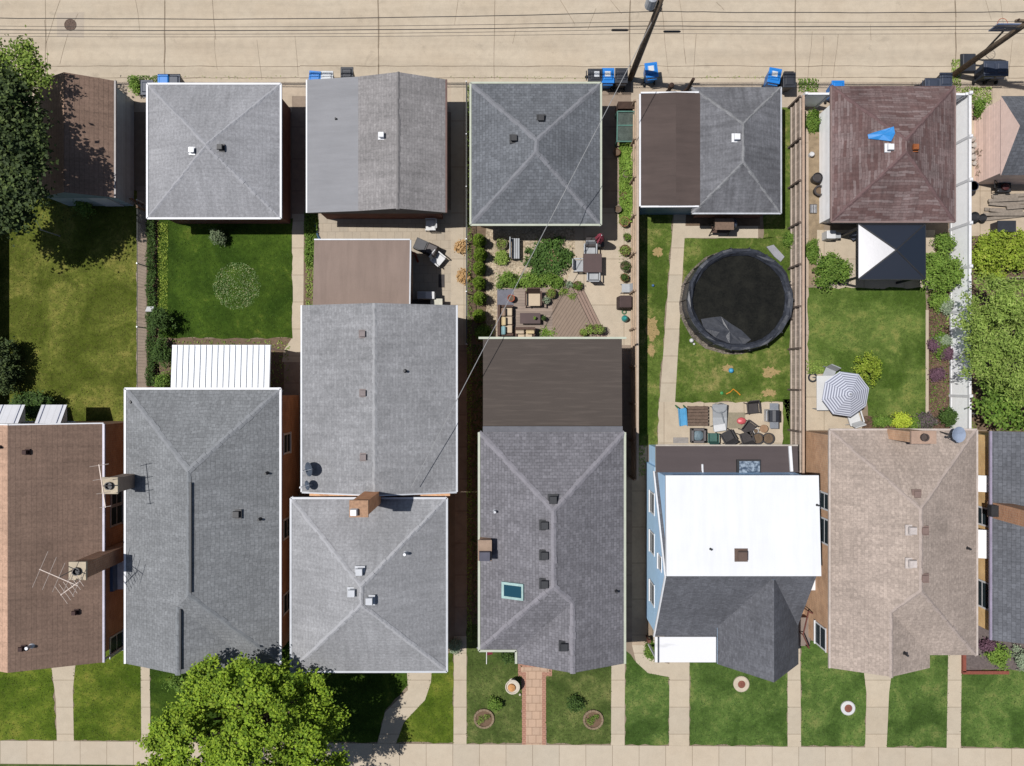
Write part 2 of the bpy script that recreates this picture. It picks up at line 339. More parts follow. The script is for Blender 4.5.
# ------------------------------------------------------------------ buildings
def roof(parent, name, verts, faces, mats, drop=.16, mi=None):
    """closed roof solid from plan vertices (X,Y,z); UVs follow each slope. Returns z(X,Y)."""
    m = MB(); P = [W(*v) for v in verts]; cnt = {}
    for k, f in enumerate(faces):
        p = [P[i] for i in f]; n = Vector((0, 0, 0))
        for i in range(1, len(p)-1): n += (p[i]-p[0]).cross(p[i+1]-p[0])
        n.normalize(); n = -n if n.z < 0 else n
        u = Vector((0, 0, 1)).cross(n); u = Vector((1, 0, 0)) if u.length < .02 else u.normalized(); v = n.cross(u)
        m.face(p, mi[k] if mi else 0, [(q.dot(u), q.dot(v)) for q in p])
        for i in range(len(f)):
            e = (f[i], f[(i+1) % len(f)]); cnt[e] = cnt.get(e, 0)+1
    bd = [e for e in cnt if (e[1], e[0]) not in cnt]; zb = min(verts[e[0]][2] for e in bd)-drop
    nxt = dict(bd); loop = [bd[0][0]]
    while True:
        q = nxt.get(loop[-1])
        if q is None or q == loop[0] or len(loop) > 60: break
        loop.append(q)
    low = {i: Vector((P[i].x, P[i].y, zb)) for e in bd for i in e}; last = len(mats)-1
    for a, b in bd: m.face([P[a], P[b], low[b], low[a]], last)
    m.face([low[i] for i in loop], last)
    o = m.build(name, mats, parent)
    def zat(X, Y):
        best = None
        for f in faces:
            poly = [(verts[i][0], verts[i][1]) for i in f]
            if in_poly(np.array([X]), np.array([Y]), poly)[0]:
                a, b, c = [Vector(verts[i]) for i in f[:3]]; n = (b-a).cross(c-a)
                if abs(n.z) > 1e-6:
                    z = a.z-(n.x*(X-a.x)+n.y*(Y-a.y))/n.z; best = z if best is None else max(best, z)
        return best if best is not None else zb+drop
    o2 = o
    def at(px, py):
        z = zb+drop
        for _ in range(8): X, Y = plan(px, py, z); z = zat(X, Y)
        return W(X, Y, z)
    return o2, zat, at, zb
def hip(X0, X1, Y0, Y1, z0, z1):
    h = min(X1-X0, Y1-Y0)/2
    if Y1-Y0 >= X1-X0: c = (X0+X1)/2; a, b = (c, Y0+h, z1), (c, Y1-h+.01, z1)
    else: c = (Y0+Y1)/2; a, b = (X0+h, c, z1), (X1-h+.01, c, z1)
    v = [(X0, Y0, z0), (X1, Y0, z0), (X1, Y1, z0), (X0, Y1, z0), a, b]
    f = [(0, 4, 1), (1, 4, 5, 2), (2, 5, 3), (3, 5, 4, 0)] if Y1-Y0 >= X1-X0 else [(0, 4, 5, 1), (1, 5, 2), (2, 5, 4, 3), (3, 4, 0)]
    return v, f
def bungalow(X0, X1, Y0, Y1, Yg, gx0, gx1, z0, z1):
    """hip roof with a front gable flush with one side; gable runs gx0..gx1 and stands out to Yg"""
    c = (X0+X1)/2; h = (X1-X0)/2; s = (z1-z0)/h; gm = (gx0+gx1)/2; gz = z0+s*(gx1-gx0)/2; gy = Y1-(gx1-gx0)/2; east = gx1 >= X1-.5
    N, Sx = (c, Y0+h, z1), (c, Y1-h, z1); GB, GF = (gm, gy, gz), (gm, Yg, gz)
    if east:
        v = [(X0, Y0, z0), (X1, Y0, z0), (X1, Yg, z0), GF, (gx0, Yg, z0), (gx0, Y1, z0), (X0, Y1, z0), N, Sx, GB]
        f = [(0, 7, 1), (1, 7, 8, 9, 3, 2), (3, 9, 5, 4), (9, 8, 6, 5), (6, 8, 7, 0)]
        caps = [(0, 7), (1, 7), (7, 8), (8, 6), (8, 9), (9, 3)]
    else:
        v = [(X0, Y0, z0), (X1, Y0, z0), (X1, Y1, z0), (gx1, Y1, z0), (gx1, Yg, z0), GF, (X0, Yg, z0), N, Sx, GB]
        f = [(0, 7, 1), (1, 7, 8, 2), (2, 8, 9, 3), (3, 9, 5, 4), (5, 9, 8, 7, 0, 6)]
        if abs(Yg-Y1) < .1: f[3] = (3, 9, 5)
        caps = [(0, 7), (1, 7), (7, 8), (8, 2), (8, 9), (9, 5)]
        if abs(Yg-Y1) < .1: v[4] = v[3]
    return v, f, caps
def wallring(parent, name, poly, z1, mat, z0=0.0):
    return MB().prism([W(x, y)[:2] for x, y in poly], z0, z1).build(name, mat, parent)
def inset(X0, X1, Y0, Y1, d=6): return R(X0+d, Y0+d, X1-d, Y1-d)
def gutter(parent, segs, mat, w=.13, t=.1, name='gutter', out=.05):
    m = MB()
    for (a, b) in segs:
        A_, B_ = W(*a), W(*b); m.bar(A_+Vector((0, 0, .0)), B_, w*.68, t)
    return m.build(name, mat, parent)
def ridge_caps(parent, segs, mat, seed=0, w=.3, step=.24):
    rnd = random.Random(seed)
    for a, b in segs:
        m = MB(); a, b = W(*a), W(*b); d = b-a; n = max(2, int(d.length/step)); u = d/n; w_ = w*.72
        for i in range(n):
            p = a+u*i; q = a+u*(i+1.15); off = Vector((rnd.uniform(-.015, .015), rnd.uniform(-.015, .015), .012+rnd.uniform(0, .012)))
            side = Vector((0, 0, 1)).cross(d).normalized()*w_*.5*rnd.uniform(.8, 1.15); dn = Vector((0, 0, .045))
            m.face([p+off+Vector((0, 0, .02)), q+off, q+off+side-dn, p+off+side-dn]); m.face([p+off+Vector((0, 0, .02)), p+off-side-dn, q+off-side-dn, q+off])
        m.build('ridge_cap', mat, parent)
def vent(parent, p, size, hgt, mat, name='roof_vent', kind='box'):
    m = MB()
    if kind == 'pipe':
        m.lathe(p, [(size*.9, -.08), (size*.55, .03), (size*.4, .05), (size*.4, hgt), (size*.3, hgt)], 10)
    else:
        m.box(p+Vector((0, 0, .0)), (size*1.35, size*1.35, .06)); m.box(p+Vector((0, 0, hgt*.45)), (size*.75, size*.75, hgt*.9)); m.box(p+Vector((0, 0, hgt)), (size, size, hgt*.35), top=.85)
    return m.build(name, mat, parent)
def window(parent, c, w, h, face, frame, pane, bars=1):
    """c = centre on the wall's outer face; face 'E','W','N','S' is the way it looks"""
    n = {'E': Vector((1, 0, 0)), 'W': Vector((-1, 0, 0)), 'N': Vector((0, 1, 0)), 'S': Vector((0, -1, 0))}[face]; t = Vector((0, 0, 1)).cross(n); c = Vector(c)+n*.004; Z = Vector((0, 0, 1)); m = MB()
    for sx in (-1, 1): m.bar(c+t*sx*w/2-Z*h/2, c+t*sx*w/2+Z*h/2, .08, .024, up=n)
    for sz in (-1, 1): m.bar(c-t*(w/2+.06)+Z*sz*h/2+n*(.02 if sz < 0 else .002), c+t*(w/2+.06)+Z*sz*h/2+n*(.02 if sz < 0 else .002), .09, (.07 if sz < 0 else .028), up=n)
    if bars: m.bar(c-t*w/2, c+t*w/2, .05, .02, up=n)
    f = m.build('window', frame, parent)
    g = MB(); g.bar(c-t*(w/2-.03)-n*.004, c+t*(w/2-.03)-n*.004, h-.06, .016, up=n); g.build('pane', pane, f); return f
def chimney(parent, base, w, d, z0, z1, mat, cap, flue=True, pot=None):
    c = Vector((base[0], base[1], 0)); m = MB(); m.box(c+Vector((0, 0, (z0+z1)/2)), (w, d, z1-z0)); o = m.build('chimney', mat, parent)
    k = MB(); k.box(c+Vector((0, 0, z1+.04)), (w+.1, d+.1, .12))
    k.build('chimney_cap', cap, o)
    if flue:
        f = MB(); f.lathe(c+Vector((0, 0, z1+.1)), [(.17, -.02), (.17, .14), (.13, .14), (.12, .02)], 12); f.build('flue', pot or M_DARK, o)
    return o
def antenna(name, label, mast, direc, L, n, mat, el=.9, tilt=0.0, twin=False):
    b = Vector(mast[0]); t = Vector(mast[1]); r = thing(name, label, 'antenna', b); MB().tube([b, t], .022, 6).build('mast', mat, r)
    d = Vector((math.cos(direc), math.sin(direc), tilt)).normalized(); s = Vector((-d.y, d.x, 0)); m = MB(); m.bar(t-d*L*.5, t+d*L*.5, .035, .035); m.build('boom', mat, r)
    m = MB()
    for i in range(n):
        p = t+d*L*(i/(n-1)-.5)*.96; q = el*(.6+.4*i/(n-1)); m.tube([p-s*q, p+s*q], .013, 5)
    m.build('element', mat, r); return r
# shared materials
M_DARK = plain('black_metal', (.02, .02, .022), .5, var=.3); M_BLACKPL = plain('black_plastic', (.018, .019, .022), .5, var=.25); M_WHITE = plain('white_paint', (.52, .52, .53), .55, var=.08)
M_WHITEM = plain('white_metal', (.36, .37, .39), .4, var=.1); M_GALV = plain('galvanised', (.42, .43, .45), .45, .4, var=.2); M_PALEGREEN = plain('pale_green_trim', A(200, 205, 185), .5, var=.1)
M_CONC = concrete('plain_concrete', A(200, 185, 165)); M_BROWNTRIM = plain('brown_trim', A(95, 70, 60), .6); M_PANE = glass('window_glass'); M_ORANGE = bricks('orange_brick', A(180, 130, 95, 1.3), A(160, 110, 78, 1.3), A(170, 155, 140, 1.3))
M_YELBRICK = bricks('yellow_brick', A(205, 170, 115, .95), A(190, 152, 100, .95), A(190, 170, 140, 1)); M_REDBRICK = bricks('red_brick', A(150, 95, 75), A(125, 75, 62), A(150, 135, 125)); M_TANBRICK = bricks('tan_brick', A(185, 145, 112, 1), A(165, 125, 95, 1), A(180, 160, 140, 1))
M_WOOD = plain('weathered_wood', A(135, 110, 90), .85, var=.3, scale=5); M_DKWOOD = plain('dark_wood', A(78, 58, 46), .85, var=.35, scale=5); M_POLE = plain('pole_wood', A(112, 96, 80, 1.2), .95, var=.4, scale=4, bump=.4); M_RUBBER = plain('rubber', (.02, .02, .02), .8)
# ---- garage: brown gable in the far corner
def base_of(X0, X1, Y0, Y1): return W((X0+X1)/2, (Y0+Y1)/2, 0)
def gable_ns(X0, Xr, X1, Y0, Y1, zl, zr, zr2):
    v = [(X0, Y0, zl), (Xr, Y0, zr), (X1, Y0, zr2), (X1, Y1, zr2), (Xr, Y1, zr), (X0, Y1, zl)]; return v, [(0, 5, 4, 1), (1, 4, 3, 2)]
r = thing('garage', 'brown shingled gable garage half in shade under the dark tree', 'garage', base_of(67, 137, 98, 208))
SH_BROWN = shingle('brown_shingle', A(150, 124, 108), row=.2, wide=1.2, var=.04); SH_TAN = shingle('west_tan_shingle', A(190, 158, 136), row=.2, wide=1.2, var=.04)  # brown for the east slope, a lighter tan for the west one
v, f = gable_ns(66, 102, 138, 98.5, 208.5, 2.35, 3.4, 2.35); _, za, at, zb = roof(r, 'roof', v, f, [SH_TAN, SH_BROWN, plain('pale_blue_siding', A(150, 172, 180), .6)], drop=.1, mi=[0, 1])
wallring(r, 'wall', R(69, 101, 134, 206), 2.27, ribs('grey_blue_siding', A(165, 178, 182, 1.2), .18, 'Z'))
gutter(r, [((138.5, 98.5, 2.33), (138.5, 208.5, 2.33))], plain('pale_gutter', A(175, 168, 165), .5), w=.12)
MB().box(W(116, 206.3, 1.1), (.9, .05, 2.0)).build('door', M_WHITE, r)
# ---- garage: pale grey hip
r = thing('garage', 'pale grey hip roofed garage with white gutters all round', 'garage', base_of(171, 296, 104, 229))
SH_PALE = shingle('pale_grey_shingle', A(163, 163, 166), row=.17, wide=.3, var=.035, mortar=.86, blotch=.14)
X0, Y0 = plan(147.5, 84, 2.6); X1, Y1 = plan(281, 218.5, 2.6)
v, f = hip(X0, X1, Y0, Y1, 2.6, 3.6); _, za, at, zb = roof(r, 'roof', v, f, [SH_PALE, M_WHITE])
wallring(r, 'wall', inset(X0, X1, Y0, Y1, 5.5), zb+.03, M_REDBRICK)
gutter(r, [((X0, Y0, 2.6), (X1, Y0, 2.6)), ((X1, Y0, 2.6), (X1, Y1, 2.6)), ((X1, Y1, 2.6), (X0, Y1, 2.6)), ((X0, Y1, 2.6), (X0, Y0, 2.6))], M_WHITE)
SH_CAPPALE = plain('pale_ridge', A(178, 178, 182), .9, var=.12)
ridge_caps(r, [(v[i], v[j]) for i, j in ((0, 4), (1, 4), (2, 5), (3, 5))], SH_CAPPALE, 1, w=.26)
vent(r, at(193, 151), .26, .2, M_GALV); vent(r, at(221, 148), .26, .2, M_DARK)
MB().box(W(231, Y0+5.1, 1.15), (4.6, .06, 2.2)).build('garage_door', M_WHITE, r)
# ---- garage: grey gable with a long low lean-to
r = thing('garage', 'grey gable garage whose near slope flattens over a wide lean-to', 'garage', base_of(320, 450, 100, 223))
SH_G2 = shingle('grey_shingle_worn', A(156, 152, 151), row=.13, wide=.3, var=.1, mortar=.8, streak=.2, blotch=.16); RL_G2 = membrane('grey_roll_roofing', A(154, 154, 157), 'y', .1)
v = [(319.5, 98, 2.4), (369, 98, 2.8), (407.5, 98, 3.35), (449.8, 98, 2.45), (449.8, 223, 2.45), (407.5, 223, 3.35), (369, 223, 2.8), (319.5, 223, 2.4)]
_, za, at, zb = roof(r, 'roof', v, [(0, 7, 6, 1), (1, 6, 5, 2), (2, 5, 4, 3)], [RL_G2, SH_G2, plain('grey_fascia', A(120, 116, 112), .7)], mi=[0, 1, 1])
wallring(r, 'wall', R(327, 104, 443, 219), zb+.03, M_REDBRICK)
gutter(r, [((319, 98, 2.37), (319, 223, 2.37)), ], M_WHITE, w=.1); gutter(r, [((450.3, 98, 2.42), (450.3, 223, 2.42))], plain('brown_gutter', A(110, 80, 72), .6), w=.12)
ridge_caps(r, [(v[2], v[5])], SH_G2, 2, w=.22); vent(r, at(382, 136), .26, .22, M_WHITE); vent(r, at(336, 119), .09, .15, M_DARK, 'vent_pipe', 'pipe')
MB().box(W(385, 103.5, 1.1), (4.4, .06, 2.1)).build('garage_door', M_WHITE, r)
# ---- garage: dark grey hip, pale green gutters
r = thing('garage', 'blue grey hip roofed garage with pale green gutters beside the patio garden', 'garage', base_of(473, 595, 102, 235))
SH_SLATE = shingle('slate_shingle', A(120, 123, 128), row=.15, wide=.22, var=.15); M_CAP = plain('slate_ridge', A(140, 141, 146), .9, var=.15)
X0, Y0 = plan(470.5, 83, 2.6); X1, Y1 = plan(601, 225, 2.6)
v, f = hip(X0, X1, Y0, Y1, 2.6, 3.9); _, za, at, zb = roof(r, 'roof', v, f, [SH_SLATE, M_PALEGREEN])
wallring(r, 'wall', inset(X0, X1, Y0, Y1, 8), zb+.03, ribs('beige_siding', A(190, 180, 160), .16, 'Z'))
gutter(r, [((X0, Y0, 2.6), (X1, Y0, 2.6)), ((X1, Y0, 2.6), (X1, Y1, 2.6)), ((X1, Y1, 2.6), (X0, Y1, 2.6)), ((X0, Y1, 2.6), (X0, Y0, 2.6))], M_PALEGREEN)
ridge_caps(r, [(v[i], v[j]) for i, j in ((0, 4), (1, 4), (2, 5), (3, 5), (4, 5))], M_CAP, 3)
vent(r, at(541, 119), .3, .2, M_DARK); vent(r, at(514, 139), .3, .2, M_DARK)
MB().box(W(533, Y0+7.6, 1.15), (4.6, .06, 2.2)).build('garage_door', M_WHITE, r)
# ---- garage: hip with flat brown annex
r = thing('garage', 'grey hip garage joined to a flat brown roofed annex', 'garage', base_of(632, 764, 108, 225))
SH_WEATHER = shingle('weathered_grey_shingle', A(126, 126, 130), row=.13, wide=.4, var=.1, mortar=.85, streak=.3, blotch=.28, wave=.1); RL_BROWN = membrane('brown_roll_roofing', A(92, 79, 74), 'y', .18)
X0, Y0 = plan(692, 87, 2.5); X1, Y1 = plan(781, 213.5, 2.5)
v, f = hip(X0, X1, Y0, Y1, 2.5, 3.65); _, za, at, zb = roof(r, 'roof', v, f, [SH_WEATHER, plain('grey_drip_edge', A(165, 162, 158), .5)])
gutter(r, [((X1, Y0, 2.48), (X1, Y1, 2.48)), ((X1, Y1, 2.48), (X0, Y1, 2.48))], M_GALV, w=.1)
ridge_caps(r, [(v[i], v[j]) for i, j in ((0, 4), (1, 4), (2, 5), (3, 5), (4, 5))], plain('worn_ridge', A(150, 150, 152), .9, var=.25), 4, w=.2)
ax0, ay0 = plan(640.5, 94, 2.55); ax1, ay1 = plan(707, 206, 2.62); axm = plan(676, 100, 2.8)[0]
va = [(ax0, ay0, 2.55), (axm, ay0, 2.78), (ax1, ay0, 2.66), (ax1, ay1, 2.66), (axm, ay1, 2.78), (ax0, ay1, 2.55)]
roof(r, 'flat_roof', va, [(0, 5, 4, 1), (1, 4, 3, 2)], [RL_BROWN, M_WHITE], drop=.14)
gutter(r, [((ax0-.5, ay0, 2.53), (ax0-.5, ay1, 2.53)), ((ax0, ay1+.6, 2.6), (ax1-8, ay1+.6, 2.66)), ((ax0, ay0-.6, 2.6), (ax1-8, ay0-.6, 2.66))], M_WHITE, w=.11)
wallring(r, 'wall', inset(X0+6, X1, Y0, Y1, 6), zb+.03, M_REDBRICK); wallring(r, 'annex_wall', R(ax0+4, ay0+4, X0+11.5, ay1-3), 2.4, ribs('blue_siding_dark', A(120, 150, 170), .18, 'Z'))
vent(r, at(736, 138), .3, .22, M_WHITE)
MB().box(W(727, Y0+5.6, 1.1), (3.2, .06, 2.1)).build('garage_door', M_WHITE, r)
# ---- garage: maroon hip
r = thing('garage', 'maroon hip roofed garage with a blue tarp scrap on its roof', 'garage', base_of(810, 926, 105, 232))
SH_MAROON = shingle('maroon_shingle', A(117, 91, 88), row=.13, wide=.75, var=.1, mortar=.8, streak=.22, blotch=.36, wave=.2, alt=A(138, 122, 120))
X0, Y0 = plan(831, 86, 2.6); X1, Y1 = plan(955, 222, 2.6)
v, f = hip(X0, X1, Y0, Y1, 2.6, 3.9); _, za, at, zb = roof(r, 'roof', v, f, [SH_MAROON, plain('brown_fascia', A(120, 95, 90), .6)])
gutter(r, [((X0, Y0, 2.58), (X0, Y1, 2.58)), ((X1, Y1, 2.58), (X0, Y1, 2.58)), ((X1, Y0, 2.58), (X1, Y1, 2.58))], plain('taupe_gutter', A(150, 128, 122), .5), w=.11)
wallring(r, 'wall', inset(X0, X1, Y0, Y1, 9), zb+.03, ribs('white_siding', (.84, .84, .85), .2, 'Z', dark=.8, var=.05))
ridge_caps(r, [(v[i], v[j]) for i, j in ((0, 4), (1, 4), (2, 5), (3, 5))], plain('maroon_ridge', A(124, 98, 97), .9, var=.25), 5, w=.24)
vent(r, at(889, 148), .3, .2, M_WHITE); vent(r, at(914, 148), .27, .2, plain('rusty_metal', A(165, 95, 50), .8, var=.35))
MB().box(W(868, Y0+8.6, 1.15), (4.2, .06, 2.2)).build('garage_door', M_WHITE, r)
o = MB(); pts = [(867, 135), (880, 131), (893, 127), (894, 134), (890, 142), (878, 140), (868, 139)]
rr = random.Random(3); q = [at(x, y)+Vector((0, 0, .05+rr.uniform(0, .08))) for x, y in pts]; cc = sum(q, Vector())/len(q)+Vector((0, 0, .07))
for i in range(len(q)):
    a, b = q[i], q[(i+1) % len(q)]; mid = (a+b+cc)/3+Vector((0, 0, rr.uniform(-.05, .06))); o.face([a, b, mid]); o.face([b, cc, mid]); o.face([cc, a, mid])
o = o.build('tarp', plain('blue_tarp', A(60, 150, 225), .45, var=.15), loc=cc); m_ = o.modifiers.new('Solid', 'SOLIDIFY'); m_.thickness = .01
tag(o, 'crumpled bright blue tarp scrap lying on the maroon garage roof', 'tarp')
# ---- garage: far east, pink gable end
r = thing('garage', 'garage with a pinkish gable end and dark blue grey shingles', 'garage', base_of(975, 1080, 114, 190))
SH_BLUE = shingle('dark_blue_shingle', A(110, 112, 118), row=.17, wide=.24, var=.13)
X0 = 973; v = [(X0, 112.5, 2.3), (X0, 149.5, 3.7), (X0, 187, 2.3), (1110, 187, 2.3), (1110, 149.5, 3.7), (1110, 112.5, 2.3)]
roof(r, 'roof', v, [(0, 1, 4, 5), (1, 2, 3, 4)], [SH_BLUE, plain('pale_pink_siding', A(205, 180, 168, .9), .6, var=.1)], drop=.05)
wallring(r, 'wall', R(974, 115, 1106, 184.5), 2.27, ribs('pale_pink_boards', A(205, 180, 168, .9), .2, 'Z'))
# ================================================================= houses
# ---- brown brick house at the west edge
r = thing('brick_house', 'orange brick house with brown ribbed shingle roof and two white awnings', 'house', base_of(8, 146, 420, 632))
SH_H0 = shingle('brown_shingle_lined', A(134, 111, 97), row=.2, wide=1.4, var=.05, mortar=.72, blotch=.14)
v, f = gable_ns(6, 77, 146, 419.5, 633, 4.2, 5.5, 4.2); _, za, at, zb = roof(r, 'roof', v, f, [shingle('tan_shingle_west', A(200, 164, 140), row=.29, wide=1.4, var=.05), SH_H0, M_WHITE], drop=.14, mi=[0, 1])  # west slope gets its own tan, lighter than the brown east slope
wallring(r, 'wall', R(14, 421, 140, 629), zb+.03, M_ORANGE)
gutter(r, [((146.6, 419.5, 4.18), (146.6, 633, 4.18))], plain('lilac_white_gutter', A(205, 200, 215), .4), w=.14); gutter(r, [((6, 419, 4.15), (77, 419, 5.42)), ((77, 419, 5.42), (146, 419, 4.15))], M_WHITE, w=.08)
for px, py in ((27, 452), (76, 612), (23, 648)): vent(r, at(px, py), .2, .2, plain('dark_brown_metal', A(60, 30, 25), .7))
vent(r, at(1, 447), .14, .3, M_DARK, 'vent_pipe', 'pipe'); vent(r, at(31, 646), .18, .35, M_GALV, 'vent_pipe', 'pipe')
for yy, hh in ((488, .9), (507, 1.0), (628, 1.1)): window(r, W(140.3, yy, 2.4), .9, hh+.1, 'E', M_GALV, M_PANE)
chimney(r, W(149, 540), .62, .66, 0, 6.5, M_ORANGE, plain('stone_cap', A(205, 190, 165), .9)); 
for xx in (40.5, 80):          # awnings over the back windows
    a = MB(); p0 = W(xx-12, 420.5, 2.8); p1 = W(xx+12, 420.5, 2.8); q0 = p0+Vector((0, .85, -.55)); q1 = p1+Vector((0, .85, -.55)); dz = Vector((0, 0, -.05))
    a.mesh([p0, p1, q1, q0, p0+dz, p1+dz, q1+dz, q0+dz], [(0, 1, 2, 3), (4, 7, 6, 5), (0, 4, 5, 1), (1, 5, 6, 2), (2, 6, 7, 3), (3, 7, 4, 0)])
    for e in (0, 1): P0 = (p0, p1)[e]; Q0 = (q0, q1)[e]; a.face([P0, Q0, Q0+Vector((0, -.8, -.02))])
    aw = a.build('awning', ribs('white_awning', (.44, .44, .46), .3, 'X', dark=.85, var=.03), r)
    k = MB()
    for e in (.15, .85): k.bar(p0.lerp(p1, e)+Vector((0, 0, .012)), q0.lerp(q1, e)+Vector((0, 0, .012)), .03, .02)
    k.build('rib', plain('blue_grey_rib', A(110, 120, 150), .5), aw)
    window(r, W(xx, 421, 2.0), 1.0, 1.1, 'N', M_WHITE, M_PANE)
a = MB(); a.box(W(147.2, 562, 2.55), (.66, 1.4, .06)); o = a.build('door_canopy', plain('white_canopy', (.76, .77, .8), .45), r)
MB().box(W(141.5, 562, 2.75), (.14, 1.4, .5)).build('shaded_canopy_flashing', plain('eave_shade_blue', A(110, 140, 180), .5), o)  # blue colour stands in for the eave's shade on the white canopy
MB().tube([W(142, 634, 3.9), W(142, 634, .25), W(150, 637, .08)], .05, 6).build('downpipe', M_WHITE, r)
# ---- cool grey house with ridge vents
r = thing('house', 'grey wavy shingled house with white gutters and black ridge vent strips', 'house', base_of(166, 305, 388, 634))
SH_H1 = shingle('cool_grey_shingle', A(142, 144, 146), row=.16, wide=.2, var=.1, wave=.3, mortar=.7, blotch=.13)
v, f, caps = bungalow(166, 305, 388.4, 634, 634, 166, 282, 4.2, 5.8); _, za, at, zb = roof(r, 'roof', v, f, [SH_H1, M_WHITE])
wallring(r, 'wall', R(173, 395, 299, 629), zb+.03, M_ORANGE)
gutter(r, [((166, 388, 4.2), (166, 466, 4.2)), ((166, 474, 4.2), (166, 634, 4.2)), ((165.6, 388, 4.2), (305.4, 388, 4.2)), ((305, 388, 4.2), (305, 634, 4.2))], M_WHITE, w=.14)
ridge_caps(r, [(v[0], v[7]), (v[1], v[7])], plain('cool_ridge', A(152, 154, 157), .9, var=.15), 6, w=.34); ridge_caps(r, [(v[7], v[8]), (v[8], v[2]), (v[9], v[5])], plain('cool_ridge_even', A(140, 143, 146), .9), 7, w=.3)
k = MB(); k.bar(W(237.5, 468, 5.84), W(237.5, 562, 5.83), .08, .07); k.bar(W(226.5, 578, 5.56), W(226.5, 630, 5.56), .07, .07); k.build('ridge_vent', M_BLACKPL, r)
vent(r, at(237, 514), .3, .16, M_DARK); vent(r, at(267, 473), .13, .3, M_DARK, 'vent_pipe', 'pipe'); vent(r, at(260, 519), .13, .3, M_DARK, 'vent_pipe', 'pipe'); vent(r, at(131, 402), .12, .1, M_DARK, 'vent_pipe', 'pipe')
chimney(r, W(171, 470), .58, .6, 0, 6.0, plain('pale_stucco', A(190, 165, 145), .9), plain('stone_cap', A(205, 190, 165), .9))
for yy in (440, 520, 590): window(r, W(299.3, yy, 2.2), .9, 1.1, 'E', M_WHITE, M_PANE)
a = MB(); x0, y0 = plan(172, 345, 2.75); x1, y1 = plan(270, 391, 2.9)          # ribbed white patio roof
n = 17; p = (x1-x0)/n
for i in range(n):
    xa = x0+i*p
    prof = [(xa, 0), (xa+p*.35, 0), (xa+p*.45, .05), (xa+p*.9, .05), (xa+p, 0)]
    for (s0, z0), (s1, z1) in zip(prof[:-1], prof[1:]):
        a.face([W(s0, y0, 2.72+z0), W(s1, y0, 2.72+z1), W(s1, y1, 2.9+z1), W(s0, y1, 2.9+z0)])
a.box(W((x0+x1)/2, y0+.6, 2.68), ((x1-x0)*S, .07, .1)); pr = a.build('patio_roof', plain('white_sheet_metal', (.4, .42, .45), .4, var=.06), r)
[MB().box(W(xx, y0+3, 1.33), (.08, .08, 2.66)).build('post', M_WHITE, pr) for xx in (x0+3, (x0+x1)/2, x1-3)]
# ---- pale grey double house
r = thing('house', 'pale grey hip roofed house with long gabled rear wing and tall brick chimney', 'house', base_of(315, 454, 312, 640))
SH_H2 = shingle('pale_lilac_shingle', A(166, 166, 168), row=.16, wide=.3, var=.05, mortar=.86, blotch=.14); X0, Y0 = plan(291, 498, 4.4); X1, Y1 = plan(447, 671.5, 4.4)
v, f = hip(X0, X1, Y0, Y1, 4.4, 6.25); _, za, at, zb = roof(r, 'roof', v, f, [SH_H2, M_WHITE]); wallring(r, 'wall', inset(X0, X1, Y0, Y1, 6), zb+.03, M_TANBRICK)
gutter(r, [((X0, Y0, 4.4), (X1, Y0, 4.4)), ((X1, Y0, 4.4), (X1, Y1, 4.4)), ((X1, Y1, 4.4), (X0, Y1, 4.4)), ((X0, Y1, 4.4), (X0, Y0, 4.4))], M_WHITEM, w=.13)
ridge_caps(r, [(v[i], v[j]) for i, j in ((0, 4), (1, 4), (2, 5), (3, 5), (4, 5))], plain('pale_lilac_ridge', A(184, 184, 187), .9, var=.1), 8, w=.28)
for px, py in ((360, 571), (352.5, 592), (370, 600)): vent(r, at(px, py), .32, .24, M_WHITEM)
vent(r, at(405.5, 553), .16, .35, M_GALV, 'vent_pipe', 'pipe')
SH_H2B = shingle('mid_grey_shingle', A(156, 156, 158), row=.12, wide=.26, var=.1, mortar=.85, blotch=.16, streak=.16)
vb, fb = gable_ns(323, 392, 462, 313, 481, 4.0, 5.0, 4.0); _, zb2, atb, zbb = roof(r, 'wing_roof', vb, fb, [SH_H2B, plain('wing_fascia', A(200, 190, 180), .6)])
wallring(r, 'wing_wall', R(329, 317, 456, 485), zbb+.03, M_TANBRICK); gutter(r, [((462.4, 313, 3.98), (462.4, 481, 3.98)), ((322.6, 313, 3.98), (322.6, 481, 3.98)), ((323, 481.4, 3.95), (392, 481.4, 4.93)), ((392, 481.4, 4.93), (462, 481.4, 3.95))], M_WHITEM, w=.12)
ridge_caps(r, [(vb[1], vb[4])], plain('mid_ridge', A(172, 172, 174), .9), 9, w=.3)
for px, py in ((363, 334), (363.5, 393), (364, 457)): vent(r, atb(px, py), .27, .14, plain('faded_red_metal', A(148, 136, 134), .7))
vent(r, atb(405, 371), .14, .3, M_DARK, 'vent_pipe', 'pipe')
chimney(r, W(389, 484), .66, .58, 3.5, 7.8, bricks('chimney_brick', A(205, 140, 95, .8), A(185, 120, 80, .8), A(190, 160, 130, .9)), plain('brick_cap', A(190, 150, 120), .85, var=.3, scale=8), flue=False); MB().box(W(385.5, 486.5, 8.0), (.3, .3, .28), top=.8).build('chimney_pot', M_WHITE, r)
x0, y0 = plan(314, 240, 2.8); x1 = plan(410, 240, 2.8)[0]
_, _, ats, zs = roof(r, 'sunroom_roof', [(x0, y0, 2.75), (x1, y0, 2.75), (x1, 320, 3.1), (x0, 320, 3.1)], [(0, 3, 2, 1)], [membrane('taupe_roll_roofing', A(150, 131, 120), 'y', .12), plain('sunroom_fascia', A(190, 180, 170), .6)])
